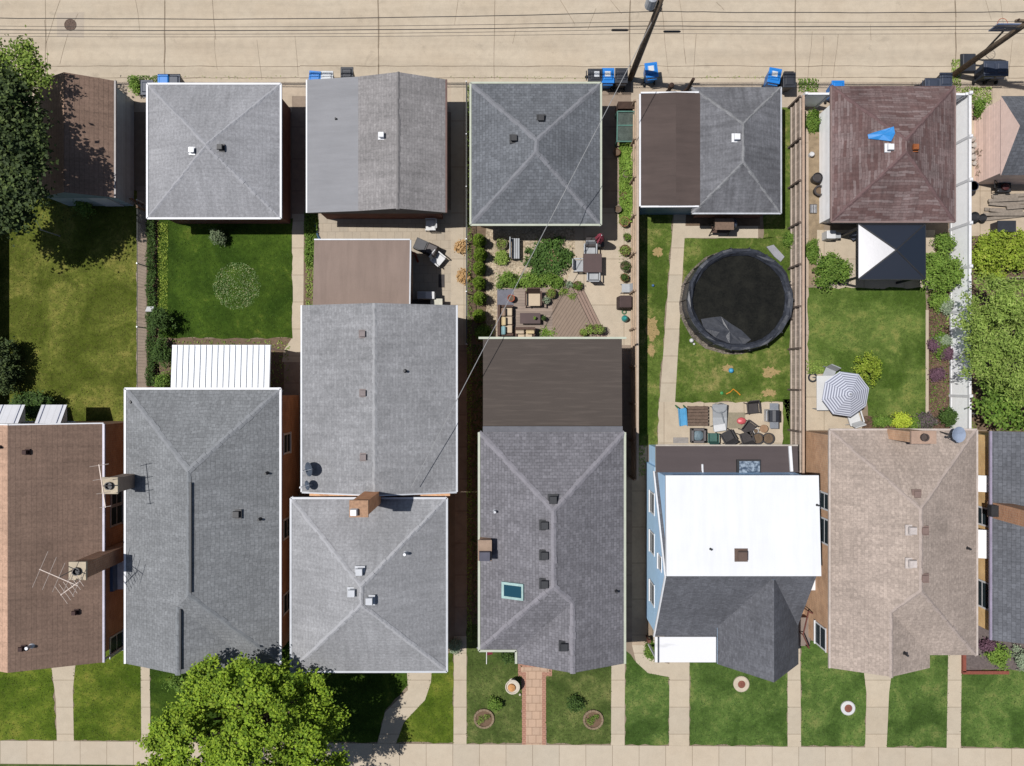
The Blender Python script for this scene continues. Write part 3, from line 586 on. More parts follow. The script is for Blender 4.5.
wallring(r, 'sunroom_wall', R(x0+4, y0+4, x1-4, 317), zs+.02, M_TANBRICK); gutter(r, [((x0, y0-.6, 2.74), (x1, y0-.6, 2.74)), ((x1+.5, y0, 2.73), (x1+.5, 313, 3.06))], M_WHITEM, w=.09)
for yy in (520, 560, 600): window(r, W(X1-5.7, yy, 2.4), .9, 1.1, 'E', M_WHITE, M_PANE)
# ---- dark grey bungalow with brown flat rear
r = thing('house', 'dark grey bungalow with pale green gutters, skylight and brown flat rear roof', 'house', base_of(483, 613, 344, 634))
SH_H3 = shingle('dark_taupe_shingle', A(132, 130, 135), row=.15, wide=.22, var=.15)
v, f, caps = bungalow(482.5, 613, 427, 622, 634, 516, 613, 4.2, 5.8); _, za, at, zb = roof(r, 'roof', v, f, [SH_H3, M_PALEGREEN])
wallring(r, 'wall', [(488, 433), (607, 433), (607, 629), (522, 629), (522, 617), (488, 617)], zb+.03, M_TANBRICK)
gutter(r, [((482.5, 427, 4.2), (482.5, 622.5, 4.2)), ((613, 427, 4.2), (613, 634, 4.2)), ((482.5, 622.5, 4.2), (516, 622.5, 4.2)), ((515.6, 622.5, 4.2), (515.6, 634, 4.2))], M_PALEGREEN, w=.15)
ridge_caps(r, [(v[0], v[7]), (v[1], v[7]), (v[7], v[8]), (v[8], v[6]), (v[8], v[9]), (v[9], v[3])], plain('taupe_ridge', A(150, 147, 153), .9, var=.16), 10, w=.34)
for px, py in ((553, 499.5), (544.5, 525), (544.5, 555), (544.5, 583.5), (564, 646)): vent(r, at(px, py), .34, .2, M_BLACKPL)
vent(r, at(495, 511), .13, .35, M_GALV, 'vent_pipe', 'pipe'); vent(r, at(616, 591), .12, .3, M_DARK, 'vent_pipe', 'pipe')
p = at(513, 590.5); k = MB(); Mx = Matrix.Rotation(math.atan2(1.6, 65*S), 3, 'Y').transposed(); k.box(p+Vector((0, 0, .06)), (1.05, .72, .16), M=Mx); sk = k.build('skylight', plain('pale_teal_frame', A(175, 205, 200), .4), r)
k = MB(); k.box(p+Vector((-.02, 0, .145)), (.84, .5, .02), M=Mx); k.build('pane', glass('skylight_glass', (.01, .04, .06)), sk)
c_ = at(485.5, 546.5); chimney(r, c_, .5, .8, 4, c_.z+.75, M_TANBRICK, plain('tan_stone_cap', A(175, 150, 130), .9), flue=False); MB().box(c_+Vector((0, -.22, .95)), (.5, .42, .3), top=.9).build('chimney_hood', plain('dark_cap', (.05, .05, .07), .6), r)
x0, y0 = plan(483, 339, 4.0); x1 = plan(622, 339, 4.0)[0]
_, _, atf, zf = roof(r, 'rear_roof', [(x0, y0, 3.95), (x1, y0, 3.95), (x1, 421.5, 4.05), (x0, 421.5, 4.05)], [(0, 3, 2, 1)], [membrane('dark_brown_membrane', A(86, 77, 71), 'x', .08, light=A(98, 88, 81)), M_PALEGREEN])
k = MB(); k.box(W((x0+x1)/2, 424.3, 4.1), ((x1-x0)*S, .26, .25)); k.build('parapet', plain('grey_flashing', A(112, 112, 118), .7), r)
wallring(r, 'rear_wall', R(x0+4, y0+4, x1-4, 433), zf+.02, M_TANBRICK); gutter(r, [((x0-4, y0-1, 3.95), (x1+4, y0-1, 3.95))], M_PALEGREEN, w=.14)
for yy in (460, 520, 580): window(r, W(487.7, yy, 2.4), .9, 1.1, 'W', M_WHITE, M_PANE)
# ---- blue house with white dormer roof
r = thing('house', 'light blue house with a bright white flat dormer roof and grey front gable', 'house', base_of(646, 776, 442, 640))
M_BLUE = ribs('blue_siding', A(152, 182, 208, .82), .16, 'Z', dark=.85, var=.04); SH_H4 = shingle('charcoal_shingle', A(112, 113, 119), row=.1, wide=.2, var=.16, mortar=.85)
v = [(645.6, 466, 2.5), (776, 466, 2.5), (776, 551, 5.3), (776, 620, 2.55), (645.6, 620, 2.55), (645.6, 551, 5.3)]
_, za, at, zb = roof(r, 'roof', v, [(0, 5, 2, 1), (5, 4, 3, 2)], [SH_H4, M_BLUE], drop=.05)
va = [(702, 554, 3.0), (739.5, 554, 5.28), (777, 554, 3.0), (777, 643, 3.0), (739.5, 643, 5.28), (702, 643, 3.0)]
roof(r, 'gable_roof', va, [(0, 5, 4, 1), (1, 4, 3, 2)], [SH_H4, M_BLUE], drop=.05)
wallring(r, 'wall', R(646, 462, 773, 617), 2.46, M_BLUE); wallring(r, 'front_wall', R(706, 612, 773, 639), 2.95, M_BLUE)
dz = MB(); dx0, dy0 = plan(666, 475.5, 5.4); dx1, dy1 = plan(820, 576, 5.5)
wallring(r, 'dormer_wall', R(648.5, dy0+3, 774, dy1-2), 5.3, M_BLUE, 2.4)
_, _, atd, _ = roof(r, 'dormer_roof', [(dx0, dy0, 5.36), (dx1, dy0, 5.36), (dx1+1, dy1, 5.52), (dx0, dy1, 5.52)], [(0, 3, 2, 1)], [membrane('white_membrane', (.5, .505, .515), 'y', .05), M_WHITE])
vent(r, atd(741, 555), .42, .3, plain('brown_vent', A(110, 90, 80), .7)); vent(r, atd(710.5, 549), .09, .2, M_DARK, 'vent_pipe', 'pipe'); vent(r, atd(817, 505), .09, .2, M_DARK, 'vent_pipe', 'pipe')
k = MB(); k.bar(W(645, 466, 2.47), W(645, 551, 5.27), .07, .09); k.bar(W(645, 551, 5.27), W(645, 620, 2.52), .07, .09); k.build('barge_board', M_WHITE, r)
for yy, zz, ww, hh in ((497, 1.9, .95, 1.2), (535, 1.9, .95, 1.2), (545, 3.9, .6, .8), (583, 1.9, .95, 1.2)): window(r, W(645.4, yy, zz), ww, hh, 'W', M_WHITE, M_PANE)
x0, y0 = plan(656, 446, 2.8); x1 = plan(798, 446, 2.8)[0]
_, _, atr, zr_ = roof(r, 'rear_roof', [(x0, y0, 2.75), (x1, y0, 2.75), (x1, 466, 2.85), (x0, 466, 2.85)], [(0, 3, 2, 1)], [membrane('umber_membrane', A(92, 82, 82), 'x', .1), plain('pale_edge', A(200, 190, 178), .6)])
wallring(r, 'rear_wall', R(x0+3, y0+3, x1-3, 463), zr_+.02, M_BLUE); gutter(r, [((x0, y0-.6, 2.74), (x1, y0-.6, 2.74))], plain('pale_edge', A(200, 190, 178), .6), w=.1)
k = MB(); q = atr(748, 467.5); k.box(q+Vector((0, 0, .06)), (1.1, .75, .14)); sk = k.build('skylight', M_DARK, r)
t = NT('mottled_skylight'); vv = t.coord(); ff = t.noise(vv, 7, 4, .6); MATS['mottled_skylight'] = t.done(t.ramp(ff, [(.4, A(75, 90, 110)), (.6, A(165, 180, 195))]), .3)
MB().box(q+Vector((.03, 0, .14)), (.95, .62, .02)).build('pane', MATS['mottled_skylight'], sk)
k = MB(); k.tube([atr(702.5, 474)+Vector((0, 0, .05)), atr(702, 464)+Vector((0, 0, .08))], .05, 6); k.build('vent_pipe', M_WHITE, r); k = MB(); k.bar(W(770, y0, 2.84), W(771, 465, 2.93), .13, .12); k.build('white_beam', M_WHITE, r)
x0, y0 = plan(655, 637, 2.65); x1, y1 = plan(718.5, 662, 2.6); a = MB(); a.box(W((x0+x1)/2, (y0+y1)/2, 2.6), ((x1-x0)*S, (y1-y0)*S, .08))
t = NT('stained_white_metal'); vv = t.coord(); mp = t.n('ShaderNodeMapping'); mp.inputs['Scale'].default_value = (.7, 2.2, 1); mp.inputs['Location'].default_value = (.35, .2, 0); t.l(vv, mp.inputs['Vector'])
MATS['stained'] = t.done(t.mix(t.ramp(t.noise(mp.outputs[0], .55, 3), [(.56, (0, 0, 0)), (.7, (.7, .7, .7))]), (.5, .5, .51), A(165, 165, 165)), .5)
aw = a.build('porch_awning', MATS['stained'], r); k = MB()
for xx in (x0+3, x1-2): k.bar(W(xx, y0, 2.67), W(xx, y1, 2.66), .06, .08)
k.build('awning_rail', plain('slate_rail', A(90, 95, 105), .5), aw); [MB().box(W(xx, y1-2, 1.28), (.08, .08, 2.56)).build('post', M_WHITE, aw) for xx in (x0+2, x1-2)]
k = MB(); k.box(W(668, 630, .2), (1.6, 1.0, .4)); k.build('front_step', M_CONC, r)
# ---- tan bungalow
r = thing('house', 'tan shingled bungalow with two white roof vents and satellite dish', 'house', base_of(797, 927, 425, 638))
SH_H5 = shingle('tan_shingle', A(184, 168, 156), row=.15, wide=.17, var=.11, mortar=.84, blotch=.13); v, f, caps = bungalow(796.5, 927.5, 425, 626.5, 638, 796.5, 886, 4.2, 5.8)
_, za, at, zb = roof(r, 'roof', v, f, [SH_H5, plain('tan_fascia', A(205, 190, 180), .6)])
wallring(r, 'wall', [(804, 431), (921, 431), (921, 621), (880, 621), (880, 633), (804, 633)], zb+.03, M_TANBRICK)
gutter(r, [((796, 425, 4.19), (796, 638, 4.19)), ((928, 425, 4.19), (928, 626.5, 4.19)), ((796, 424.6, 4.19), (928, 424.6, 4.19))], plain('tan_gutter', A(212, 198, 188), .5), w=.12)
ridge_caps(r, [(v[0], v[7]), (v[1], v[7]), (v[7], v[8]), (v[8], v[2]), (v[8], v[9]), (v[9], v[5])], plain('tan_ridge', A(190, 174, 164), .9, var=.14), 11, w=.24)
for px, py in ((910.5, 530), (910.5, 563)): vent(r, at(px, py), .34, .24, plain('cream_vent', A(215, 204, 198), .6))
for px, py in ((916.5, 494), (924, 530.5), (924, 578)): vent(r, at(px, py), .3, .12, plain('brown_grey_vent', A(140, 118, 110), .7))
vent(r, at(967, 548), .12, .3, M_DARK, 'vent_pipe', 'pipe'); vent(r, at(904, 653), .13, .35, M_DARK, 'vent_pipe', 'pipe')
chimney(r, W(857, 428.5), .95, .45, 3.9, 6.4, M_TANBRICK, plain('tan_cap', A(190, 160, 140), .9), pot=plain('flue_dark', (.06, .045, .04), .9))
for yy, zz, ww, hh in ((493, 2.7, .75, 1.0), (521, 2.7, 1.15, 1.1), (622, 2.2, 1.0, 1.3)): window(r, W(803.4, yy, zz), ww, hh, 'W', M_WHITE, M_PANE)
k = MB(); k.box(W(797, 574, 1.0), (.6, .75, .9)); o = k.build('cellar_hatch', plain('grey_green_panel', A(165, 160, 140), .6), r); MB().box(W(797, 574, 1.47), (.7, .85, .05)).build('hatch_frame', M_WHITE, o)
k = MB(); k.box(W(800, 628, .3), (.55, 1.4, .6)); k.box(W(793, 634, .15), (.4, 1.0, .3)); st = k.build('stoop', M_REDBRICK, r)
k = MB(); Z = Vector((0, 0, 1)); rail = [W(799, 604, 1.3), W(794, 627, 1.25), W(801, 641, 1.1)]; k.tube(rail, .035, 6); k.tube([W(799, 604, 1.3), W(803, 606, 1.3)], .035, 6)
for q in rail: k.tube([q, Vector((q.x, q.y, .05))], .025, 6)
k.build('handrail', plain('rust_red_iron', A(120, 70, 60), .6), st)
k = MB(); k.box(W(915, 622, .25), (.9, .35, .3)); k.build('planter_box', plain('maroon_wood', A(110, 65, 65), .8), r)
# ---- charcoal house at the east edge
r = thing('brick_house', 'yellow brick house with charcoal roof and brick chimney at the block edge', 'house', base_of(941, 1080, 426, 613))
v, f = hip(941, 1080, 426, 613, 4.2, 5.85); v[4] = (1010, 426, 5.85); v[5] = (1010, 613, 5.85); _, za, at, zb = roof(r, 'roof', v, [(1, 4, 5, 2), (3, 5, 4, 0)], [SH_BLUE, M_YELBRICK], drop=.14)
gutter(r, [((940.5, 426, 4.18), (940.5, 613, 4.18))], plain('mauve_gutter', A(170, 160, 180), .5), w=.13); wallring(r, 'wall', R(947, 431, 1074, 609), zb+.03, M_YELBRICK)
for yy, ww in ((506, .8), (578, 1.2)): window(r, W(946.4, yy, 3.05), ww, 1.1, 'W', M_WHITE, M_PANE)
for yy, ww, dd in ((475, .75, .7), (530, 1.3, 1.0)):
    k = MB(); p0 = W(947, yy, 3.6); hw = Vector((0, ww/2, 0)); q0 = p0+Vector((-dd, 0, -.35)); k.mesh([p0-hw, p0+hw, q0+hw, q0-hw]+[x+Vector((0, 0, -.06)) for x in (p0-hw, p0+hw, q0+hw, q0-hw)], [(0, 1, 2, 3), (4, 7, 6, 5), (0, 4, 5, 1), (1, 5, 6, 2), (2, 6, 7, 3), (3, 7, 4, 0)]); k.build('awning', M_WHITE, r)
c_ = at(1003, 511); chimney(r, c_, .7, .7, 3.8, 7.4, M_ORANGE, plain('tan_cap', A(190, 160, 140), .9)); k = MB(); k.box(c_+Vector((-.5, .03, .12)), (.35, .5, .3)); k.build('dark_box', M_DARK, r)  # plus a small dark box at the chimney's west foot
k = MB(); k.bar(W(941, 612, .25), W(947, 618, .25), .12, .3); k.build('window_well', plain('stone_edge', A(190, 175, 160), .9), r)

# street fronts: windows and doors below the front eaves
def front(root, wins, doors):
    for x, y, z, w_, h_ in wins: window(root, W(x, y, z)+Vector((0, -.004, 0)), w_, h_, 'S', M_WHITE, M_PANE)
    for x, y in doors:
        d = MB().box(W(x, y, 1.35)+Vector((0, -.02, 0)), (.95, .05, 2.1)).build('door', plain('front_door', A(95, 60, 50), .5), root); MB().blob(W(x+7, y, 1.3)+Vector((0, -.07, 0)), (.04, .04, .04), 1, 0).build('handle', M_GALV, d)
        MB().box(W(x, y, .15)+Vector((0, -.42, 0)), (1.3, .75, .3)).build('front_step', M_CONC, root)
HS = [o for o in COL.objects if o.get('category') == 'house']
front(HS[0], ((105, 629, 2.2, 1.8, 1.3), (38, 629, 2.2, 1.2, 1.3)), ((66, 629),)); front(HS[1], ((215, 629, 2.2, 1.8, 1.3), (262, 629, 2.2, 1.2, 1.3)), ((186, 629),))
yy = plan(447, 671.5, 4.4)[1]-6; front(HS[2], ((345, yy, 2.3, 1.7, 1.3), (380, yy, 2.3, 1.0, 1.3)), ((420, yy),)); front(HS[3], ((575, 629, 2.2, 1.9, 1.3), (500, 617, 2.2, .9, 1.2)), ((537, 629),))
front(HS[4], ((740, 639, 1.7, 1.6, 1.2),), ((685, 617),)); front(HS[5], ((830, 633, 2.2, 1.6, 1.3), (903, 621, 2.2, .9, 1.2)), ((866, 633),)); front(HS[6], ((975, 609, 2.2, 1.4, 1.2), (1040, 609, 2.2, 1.4, 1.2)), ((1005, 609),))
# ================================================================= ground
JOINT = plain('joint', A(152, 136, 116), .95, var=.2); MATS['joint'] = JOINT
SOIL = plain('soil', A(125, 105, 85), .95, var=.35, scale=4, bump=.5); MULCH = gravel('mulch', A(140, 115, 95), A(95, 75, 62), 18)
C_ALLEY = concrete('alley_concrete', A(208, 193, 171), stain=.16); C_WALK = concrete('walk_concrete', A(206, 193, 172), (60, 1.35), stain=.12)
C_SIDE = concrete('sidewalk_concrete', A(208, 195, 175), (1.33, 60), stain=.1, off=(.3, 0)); C_PATIO = concrete('patio_concrete', A(205, 191, 170), (2.0, 2.3), stain=.16, off=(.4, .7)); C_GANG = concrete('gangway_concrete', A(165, 148, 132), (60, 1.6), stain=.3)
C_PAVER = concrete('pavers', A(192, 180, 162), (.42, .42, .5), stain=.15, joint=(.78, .76, .74)); GRAVEL = gravel('pale_gravel', A(222, 205, 178), A(190, 170, 142), 13); DARKGRAVEL = gravel('grey_gravel', A(150, 140, 128), A(110, 100, 92), 13)
T_OLIVE = turf('olive_turf', A(92, 104, 34), A(112, 120, 50), A(142, 134, 70), .45); T_GREEN = turf('green_turf', A(58, 84, 22), A(76, 100, 31), A(118, 122, 52), .22); T_MID = turf('mid_turf', A(88, 112, 42), A(112, 130, 60), A(160, 146, 94), .48)
T_YARD = turf('yard_turf', A(86, 112, 42), A(112, 132, 64), A(142, 140, 78), .42); T_FRONT = turf('front_turf', A(86, 110, 28), A(112, 128, 44), A(134, 130, 58), .42); T_DULL = turf('dull_turf', A(84, 104, 48), A(104, 118, 62), A(132, 130, 80), .42); T_DEEP = turf('deep_turf', A(80, 108, 46), A(102, 128, 62), A(134, 136, 80), .42)
m = MB(); m.face([(-400, -400, 0), (400, -400, 0), (400, 400, 0), (-400, 400, 0)]); g = m.build('ground', concrete('bare_ground', A(150, 134, 116), stain=.3)); tag(g, kind='structure')
def cracks(segs, w=1.1):
    def fn(m):
        rnd = random.Random(len(segs))
        for (x0, y0, x1, y1, *ww) in segs:
            n = max(2, int(math.hypot(x1-x0, y1-y0)/14)); ww = ww[0] if ww else w; p = [(x0+(x1-x0)*i/n+rnd.uniform(-.5, .5), y0+(y1-y0)*i/n+rnd.uniform(-.5, .5)) for i in range(n+1)]
            for a, b in zip(p[:-1], p[1:]):
                L = math.hypot(b[0]-a[0], b[1]-a[1]); nx, ny = -(b[1]-a[1])/L*ww*.5*rnd.uniform(.6, 1.2), (b[0]-a[0])/L*ww*.5*rnd.uniform(.6, 1.2)
                m.face([W(a[0]-nx, a[1]-ny, .0125), W(b[0]-nx, b[1]-ny, .0125), W(b[0]+nx, b[1]+ny, .0125), W(a[0]+nx, a[1]+ny, .0125)], 1)
    return fn
al = []
for x in (-60, 46, 165, 378, 495, 630, 795, 955, 1080): al.append((x, -60, x+random.uniform(-1, 1), 79, 1.2 if x in (165, 378, 630, 795, 955) else .6))
for (x0, y0, x1, y1) in ((212, 0, 216, 40), (45, 20, 48, 70), (214, 36, 217, 70), (257, 40, 262, 80), (295, 36, 298, 76), (60, 0, 46, 44), (68, 34, 60, 64), (70, 30, 78, 14), (458, 0, 455, 25), (516, 30, 513, 44), (560, 0, 575, 25), (610, 0, 622, 14), (662, 6, 668, 74), (680, 0, 686, 64), (696, 34, 693, 80), (812, 32, 808, 78), (824, 36, 821, 76), (838, 34, 833, 78), (870, 24, 871, 40), (985, 0, 991, 20), (1000, 0, 1004, 30), (1012, 40, 1008, 78), (724, 10, 716, 2), (136, 0, 140, 30), (596, 8, 588, 30)): al.append((x0, y0, x1, y1, .42))
for y in (66, 77.5): al += [(-100, y, 300, y+.4, .7), (300, y, 640, y+.5, .7), (640, y, 1130, y+.6, .7)]
sheet('alley', R(-300, -90, 1400, 82), .008, C_ALLEY, extra=cracks(al))
for name, poly in (('garage_apron', R(-20, 82, 1100, 112)),): sheet('alley_apron', poly, .006, concrete('apron_concrete', A(200, 184, 164), (4.0, 40), stain=.25))
sheet('sidewalk', R(-300, 742, 1400, 765), .0235, C_SIDE); sheet('verge', R(-300, -1500, 1400, -90), .005, T_DULL); sheet('parkway_lawn', R(-300, 765.6, 1400, 900), .006, T_DULL); sheet('road', R(-300, 900, 1400, 1060), .004, concrete('asphalt', (.06, .06, .062)))
LAWNS = []
def lawn(poly, t, seed, name='lawn', z=.012, edge=1.1, base=False):
    sheet(name, poly, z, t, edge=edge, seed=seed); LAWNS.append((poly, t.name, seed))
lawn(R(-120, 190, 137, 424), T_OLIVE, 1); lawn(R(158, 219, 292, 338), T_GREEN, 2); sheet('garden_bed', R(158, 338, 292, 392), .005, SOIL, edge=1, seed=3); sheet('garden_bed', R(146.5, 205, 159, 392), .005, MULCH, edge=.6)
sheet('path', R(136, 186, 146.5, 424), .009, C_GANG); sheet('path', [(292, 214), (304, 214), (303, 362), (282, 362), (284, 350), (292, 338)], .009, C_WALK); sheet('path', R(292, 96, 306, 214), .0085, C_GANG)
sheet('gangway', R(284, 362, 322, 400), .007, C_GANG); sheet('garden_bed', R(304, 208, 329, 316), .005, SOIL, edge=.5); lawn(R(306, 214, 318, 268), T_GREEN, 4)
sheet('patio', R(318, 210, 452, 313), .0095, C_PAVER); sheet('path', R(451, 82, 467, 345), .0105, C_PATIO); sheet('gangway', R(455, 345, 467, 640), .007, C_GANG); sheet('garden_bed', R(466, 84, 491, 640), .005, SOIL, edge=.5)
sheet('gravel_garden', R(486, 214, 577, 345), .007, GRAVEL, edge=.8); sheet('patio', [(575, 208), (632, 208), (632, 345), (606, 345), (606, 338), (578, 292), (570, 292), (567, 280), (575, 262)], .0095, C_PATIO); sheet('path', R(596, 82, 631, 208), .009, C_GANG); sheet('gangway', R(610, 345, 632, 640), .007, C_GANG)
lawn([(633, 212), (673, 212), (659, 400), (657.5, 446), (633, 446)], T_MID, 5); sheet('path', [(674, 212), (686, 212), (684.5, 238), (675, 402), (659.5, 402)], .0165, C_WALK); lawn([(684, 238), (790, 238), (790, 430), (783, 402), (675, 402)], T_MID, 6); sheet('path', R(684, 226, 758, 238), .0163, C_WALK); sheet('garden_bed', R(686, 210, 760, 226), .005, SOIL)
sheet('patio', R(658, 402, 783, 448), .0112, C_PATIO); lawn(R(783, 400, 792, 470), T_MID, 7); lawn(R(764, 108, 791, 238), T_MID, 8); sheet('gangway', R(632, 446, 647, 645), .007, concrete('gangway_pale', A(190, 172, 150), (60, 1.8), stain=.25))
sheet('path', R(803, 106, 808.5, 470), .0098, concrete('kerb_concrete', A(200, 182, 164), (60, 2.4), stain=.12)); sheet('garden_bed', R(808, 106, 824, 285), .005, plain('bare_soil', A(165, 145, 118), .95, var=.3, scale=3, bump=.4), edge=.5); lawn(R(812, 110, 820, 132), T_GREEN, 9)
sheet('patio', R(817, 230, 935, 290), .0096, C_PATIO); lawn([(808, 288), (926, 288), (926, 416), (868, 416), (868, 388), (830, 374), (808, 374)], T_YARD, 10); sheet('patio', [(806, 374), (850, 374), (862, 384), (862, 430), (806, 430)], .0125, C_PATIO)
sheet('garden_bed', R(928, 235, 951, 430), .005, MULCH, edge=.5); sheet('garden_bed', R(862, 416, 928, 430), .0135, MULCH, edge=.4); sheet('kerb', R(925.5, 310, 928.5, 413), .02, M_CONC); sheet('gangway', R(776, 430, 804, 645), .0055, concrete('brown_gangway', A(175, 145, 118), (60, 1.5), stain=.25)); sheet('gangway', R(926, 430, 948, 640), .0055, C_GANG)
sheet('patio', R(952, 106, 1100, 236), .0092, concrete('tan_patio', A(205, 188, 166), (2.6, 2.4), stain=.25)); sheet('garden_bed', R(952, 236, 1120, 430), .005, SOIL); sheet('garden_bed', R(942, 612, 1100, 670), .0052, plain('grey_mulch', A(120, 108, 105), .95, var=.35, scale=8, bump=.5))
# front yards
lawn([(-80, 640), (51, 660), (57, 741), (-80, 741)], T_FRONT, 11, 'front_lawn'); lawn([(74, 655), (142, 640), (141, 741), (73.5, 741)], T_FRONT, 12, 'front_lawn'); lawn([(150, 630), (405, 640), (410, 684), (386, 710), (377, 741), (150, 741)], T_GREEN, 13, 'front_lawn'); lawn([(432, 668), (453.5, 648), (453.5, 741), (396, 741), (404, 720), (424, 700)], T_FRONT, 14, 'front_lawn')
lawn(R(466.5, 625, 522, 741), T_DULL, 15, 'front_lawn'); lawn(R(546, 640, 611.5, 741), T_DULL, 16, 'front_lawn'); lawn([(625.5, 650), (634, 660), (648, 672), (669, 676), (669, 741), (625.5, 741)], T_DEEP, 17, 'front_lawn'); lawn(R(689.5, 640, 787.5, 741), T_DEEP, 18, 'front_lawn'); lawn([(801, 640), (862, 640), (866, 690), (865, 741), (801, 741)], T_DEEP, 19, 'front_lawn'); lawn([(893, 660), (949, 648), (947, 741), (886.5, 741), (889, 690)], T_DEEP, 20, 'front_lawn'); lawn(R(960.5, 670, 1120, 741), T_DEEP, 21, 'front_lawn')
for i, p in enumerate(([(48, 640), (78, 640), (73, 690), (74, 742), (57, 742), (56, 700)], [(140.5, 635), (149.5, 635), (150.5, 742), (141.5, 742)], [(405, 636), (434, 636), (431, 682), (425, 700), (404, 722), (396, 742), (377.5, 742), (385, 712), (408, 690)], [(454, 636), (466.5, 636), (466.5, 742), (453.5, 742)], [(611.5, 640), (625, 640), (624.5, 742), (611, 742)], [(669.5, 640), (689.5, 640), (689, 742), (669, 742)], [(632, 645), (646, 645), (652, 658), (669.5, 664), (669.5, 677), (648, 673), (636, 662)], [(776, 640), (800, 640), (801, 742), (787.5, 742), (787.5, 660)], [(860, 640), (896, 640), (889, 692), (886.5, 742), (865, 742), (866.5, 694)], [(948.5, 625), (962, 625), (960.5, 742), (946.5, 742)])):
    sheet('front_path', p, .0142+.0002*i, C_WALK)
sheet('brick_path', [(518, 664), (552, 664), (552, 676), (546, 676), (546, 742), (522, 742), (522, 676), (518, 676)], .0168, concrete('red_paver_edge', A(196, 150, 130), (.2, .1, .5), stain=.15)); sheet('brick_path', [(521, 667), (549, 667), (549, 672), (542, 672), (542, 742), (526, 742), (526, 672), (521, 672)], .0205, concrete('tan_pavers', A(206, 176, 152), (.4, .4, .5), stain=.12))
for i, (cx, cy, rx, ry) in enumerate(((770, 372, 10, 6), (769, 393, 8, 4), (652, 330, 7, 14), (651, 350, 4, 8), (728, 368, 7, 4), (658, 252, 6, 5))):   # worn bare spots
    sheet('bare_soil', [(cx+rx*math.cos(a)*random.uniform(.55, 1.15), cy+ry*math.sin(a)*random.uniform(.55, 1.15)) for a in [k*2*math.pi/34 for k in range(34)]], .0165+.0005*i, plain('sandy_soil', A(176, 152, 104), .95, var=.2, scale=6, bump=.3))
SHADES = {'olive_turf': (A(98, 106, 34), A(126, 124, 56)), 'green_turf': (A(60, 98, 22), A(88, 120, 34)), 'mid_turf': (A(78, 108, 34), A(116, 132, 62)), 'yard_turf': (A(76, 110, 34), A(112, 136, 62)), 'front_turf': (A(82, 110, 28), A(112, 130, 46)), 'dull_turf': (A(76, 96, 40), A(108, 116, 64)), 'deep_turf': (A(72, 106, 44), A(98, 126, 62))}
WHERE = ['large olive back lawn west', 'dark green square back lawn', '', 'grass strip beside the sunroom', 'narrow lawn between fence and path', 'lawn round the pool', '', 'strip of lawn beside the annex garage', 'weedy tuft strip by the white wall', 'back lawn below the gazebo'] + ['front lawn along the sidewalk']*11
for poly, tn, seed in LAWNS:
    a_, b_ = SHADES[tn]; tufts(poly, 120, leaf('blades_'+tn, tuple(x*.82 for x in a_), tuple(x*.9 for x in b_), trans=.25, rough=.8), 'short mown grass of the '+(WHERE[seed-1] if seed <= len(WHERE) and WHERE[seed-1] else 'yard lawn'), seed)
# ================================================================= trees and plants
L_BRIGHT = leaf('bright_leaf', (.095, .17, .012), (.195, .285, .016), (.27, .355, .035), .3); L_DARK = leaf('dark_leaf', (.018, .032, .008), (.036, .056, .013), (.08, .11, .028), .15); L_FRESH = leaf('fresh_leaf', (.09, .16, .02), (.16, .26, .04), (.2, .28, .05)); L_SHRUB = leaf('shrub_leaf', (.06, .12, .015), (.12, .2, .028), (.17, .25, .045))
L_YELLOW = leaf('yellow_green_leaf', (.13, .19, .012), (.24, .32, .03), (.32, .36, .06)); L_OLIVE = leaf('olive_leaf', (.13, .2, .03), (.23, .32, .065), (.31, .38, .1), .35); L_IVY = leaf('ivy_leaf', (.03, .06, .014), (.06, .11, .02)); L_LIME = leaf('lime_leaf', (.25, .33, .02), (.42, .5, .05)); L_PURPLE = leaf('purple_leaf', (.08, .04, .06), (.15, .08, .11)); L_SILVER = leaf('silvery_leaf', (.16, .22, .14), (.28, .33, .22)); L_CYPRESS = leaf('cypress_leaf', (.06, .11, .008), (.15, .23, .02))
def PL(px, py, z): v = G(px, py, z); return tuple(v)
tree('tree', 'big dark leaved tree shading the brown garage', W(48, 168), W(48, 165, 5.0), [((*PL(x, y, z)[:2], z), rr) for x, y, z, rr in ((-10, 118, 4.8, 1.8), (8, 100, 4.2, 1.2), (-30, 90, 4.8, 1.5), (8, 158, 5.5, 1.55), (18, 132, 4.8, 1.1), (-30, 150, 5.2, 2), (-6, 195, 4.7, 1.6), (17, 184, 5.2, 1.15), (-28, 212, 4.4, 1.3), (8, 208, 4.2, 1.1), (-40, 110, 5.2, 1.8))], L_DARK, .2, 34, 64, .24, .2, 3)
lob = [((*PL(x, y, 4.4)[:2], 4.4), rr) for x, y, rr in ((24, 68, .85), (8, 72, .95), (36, 84, .55), (-8, 60, .9), (22, 50, .5), (-14, 78, .9), (34, 64, .4))]
tree('tree', 'lighter green young tree at the alley end beside the dark tree', W(48, 100), W(46, 98, 3.2), lob, leaf('light_tree_leaf', (.08, .13, .018), (.16, .23, .035), (.24, .3, .06)), .15, 40, 26, .17, .09, 4)
bl = [(205, 686, 5.8, 1.1), (245, 688, 6.2, 1.35), (282, 690, 5.6, 1.1), (176, 728, 5.4, 1.0), (236, 742, 6.8, 1.05), (262, 718, 6.8, 1.2), (312, 700, 5.2, 1.0), (322, 722, 4.8, .95), (300, 742, 5.8, 1.2), (165, 748, 5.0, 1.0), (200, 762, 6.0, 1.35), (250, 772, 6.8, 1.5), (295, 778, 6.0, 1.3), (160, 785, 5.0, 1.2), (225, 810, 6, 1.5), (208, 722, 4.3, .85), (280, 820, 5.6, 1.4), (330, 775, 4.8, .9)]
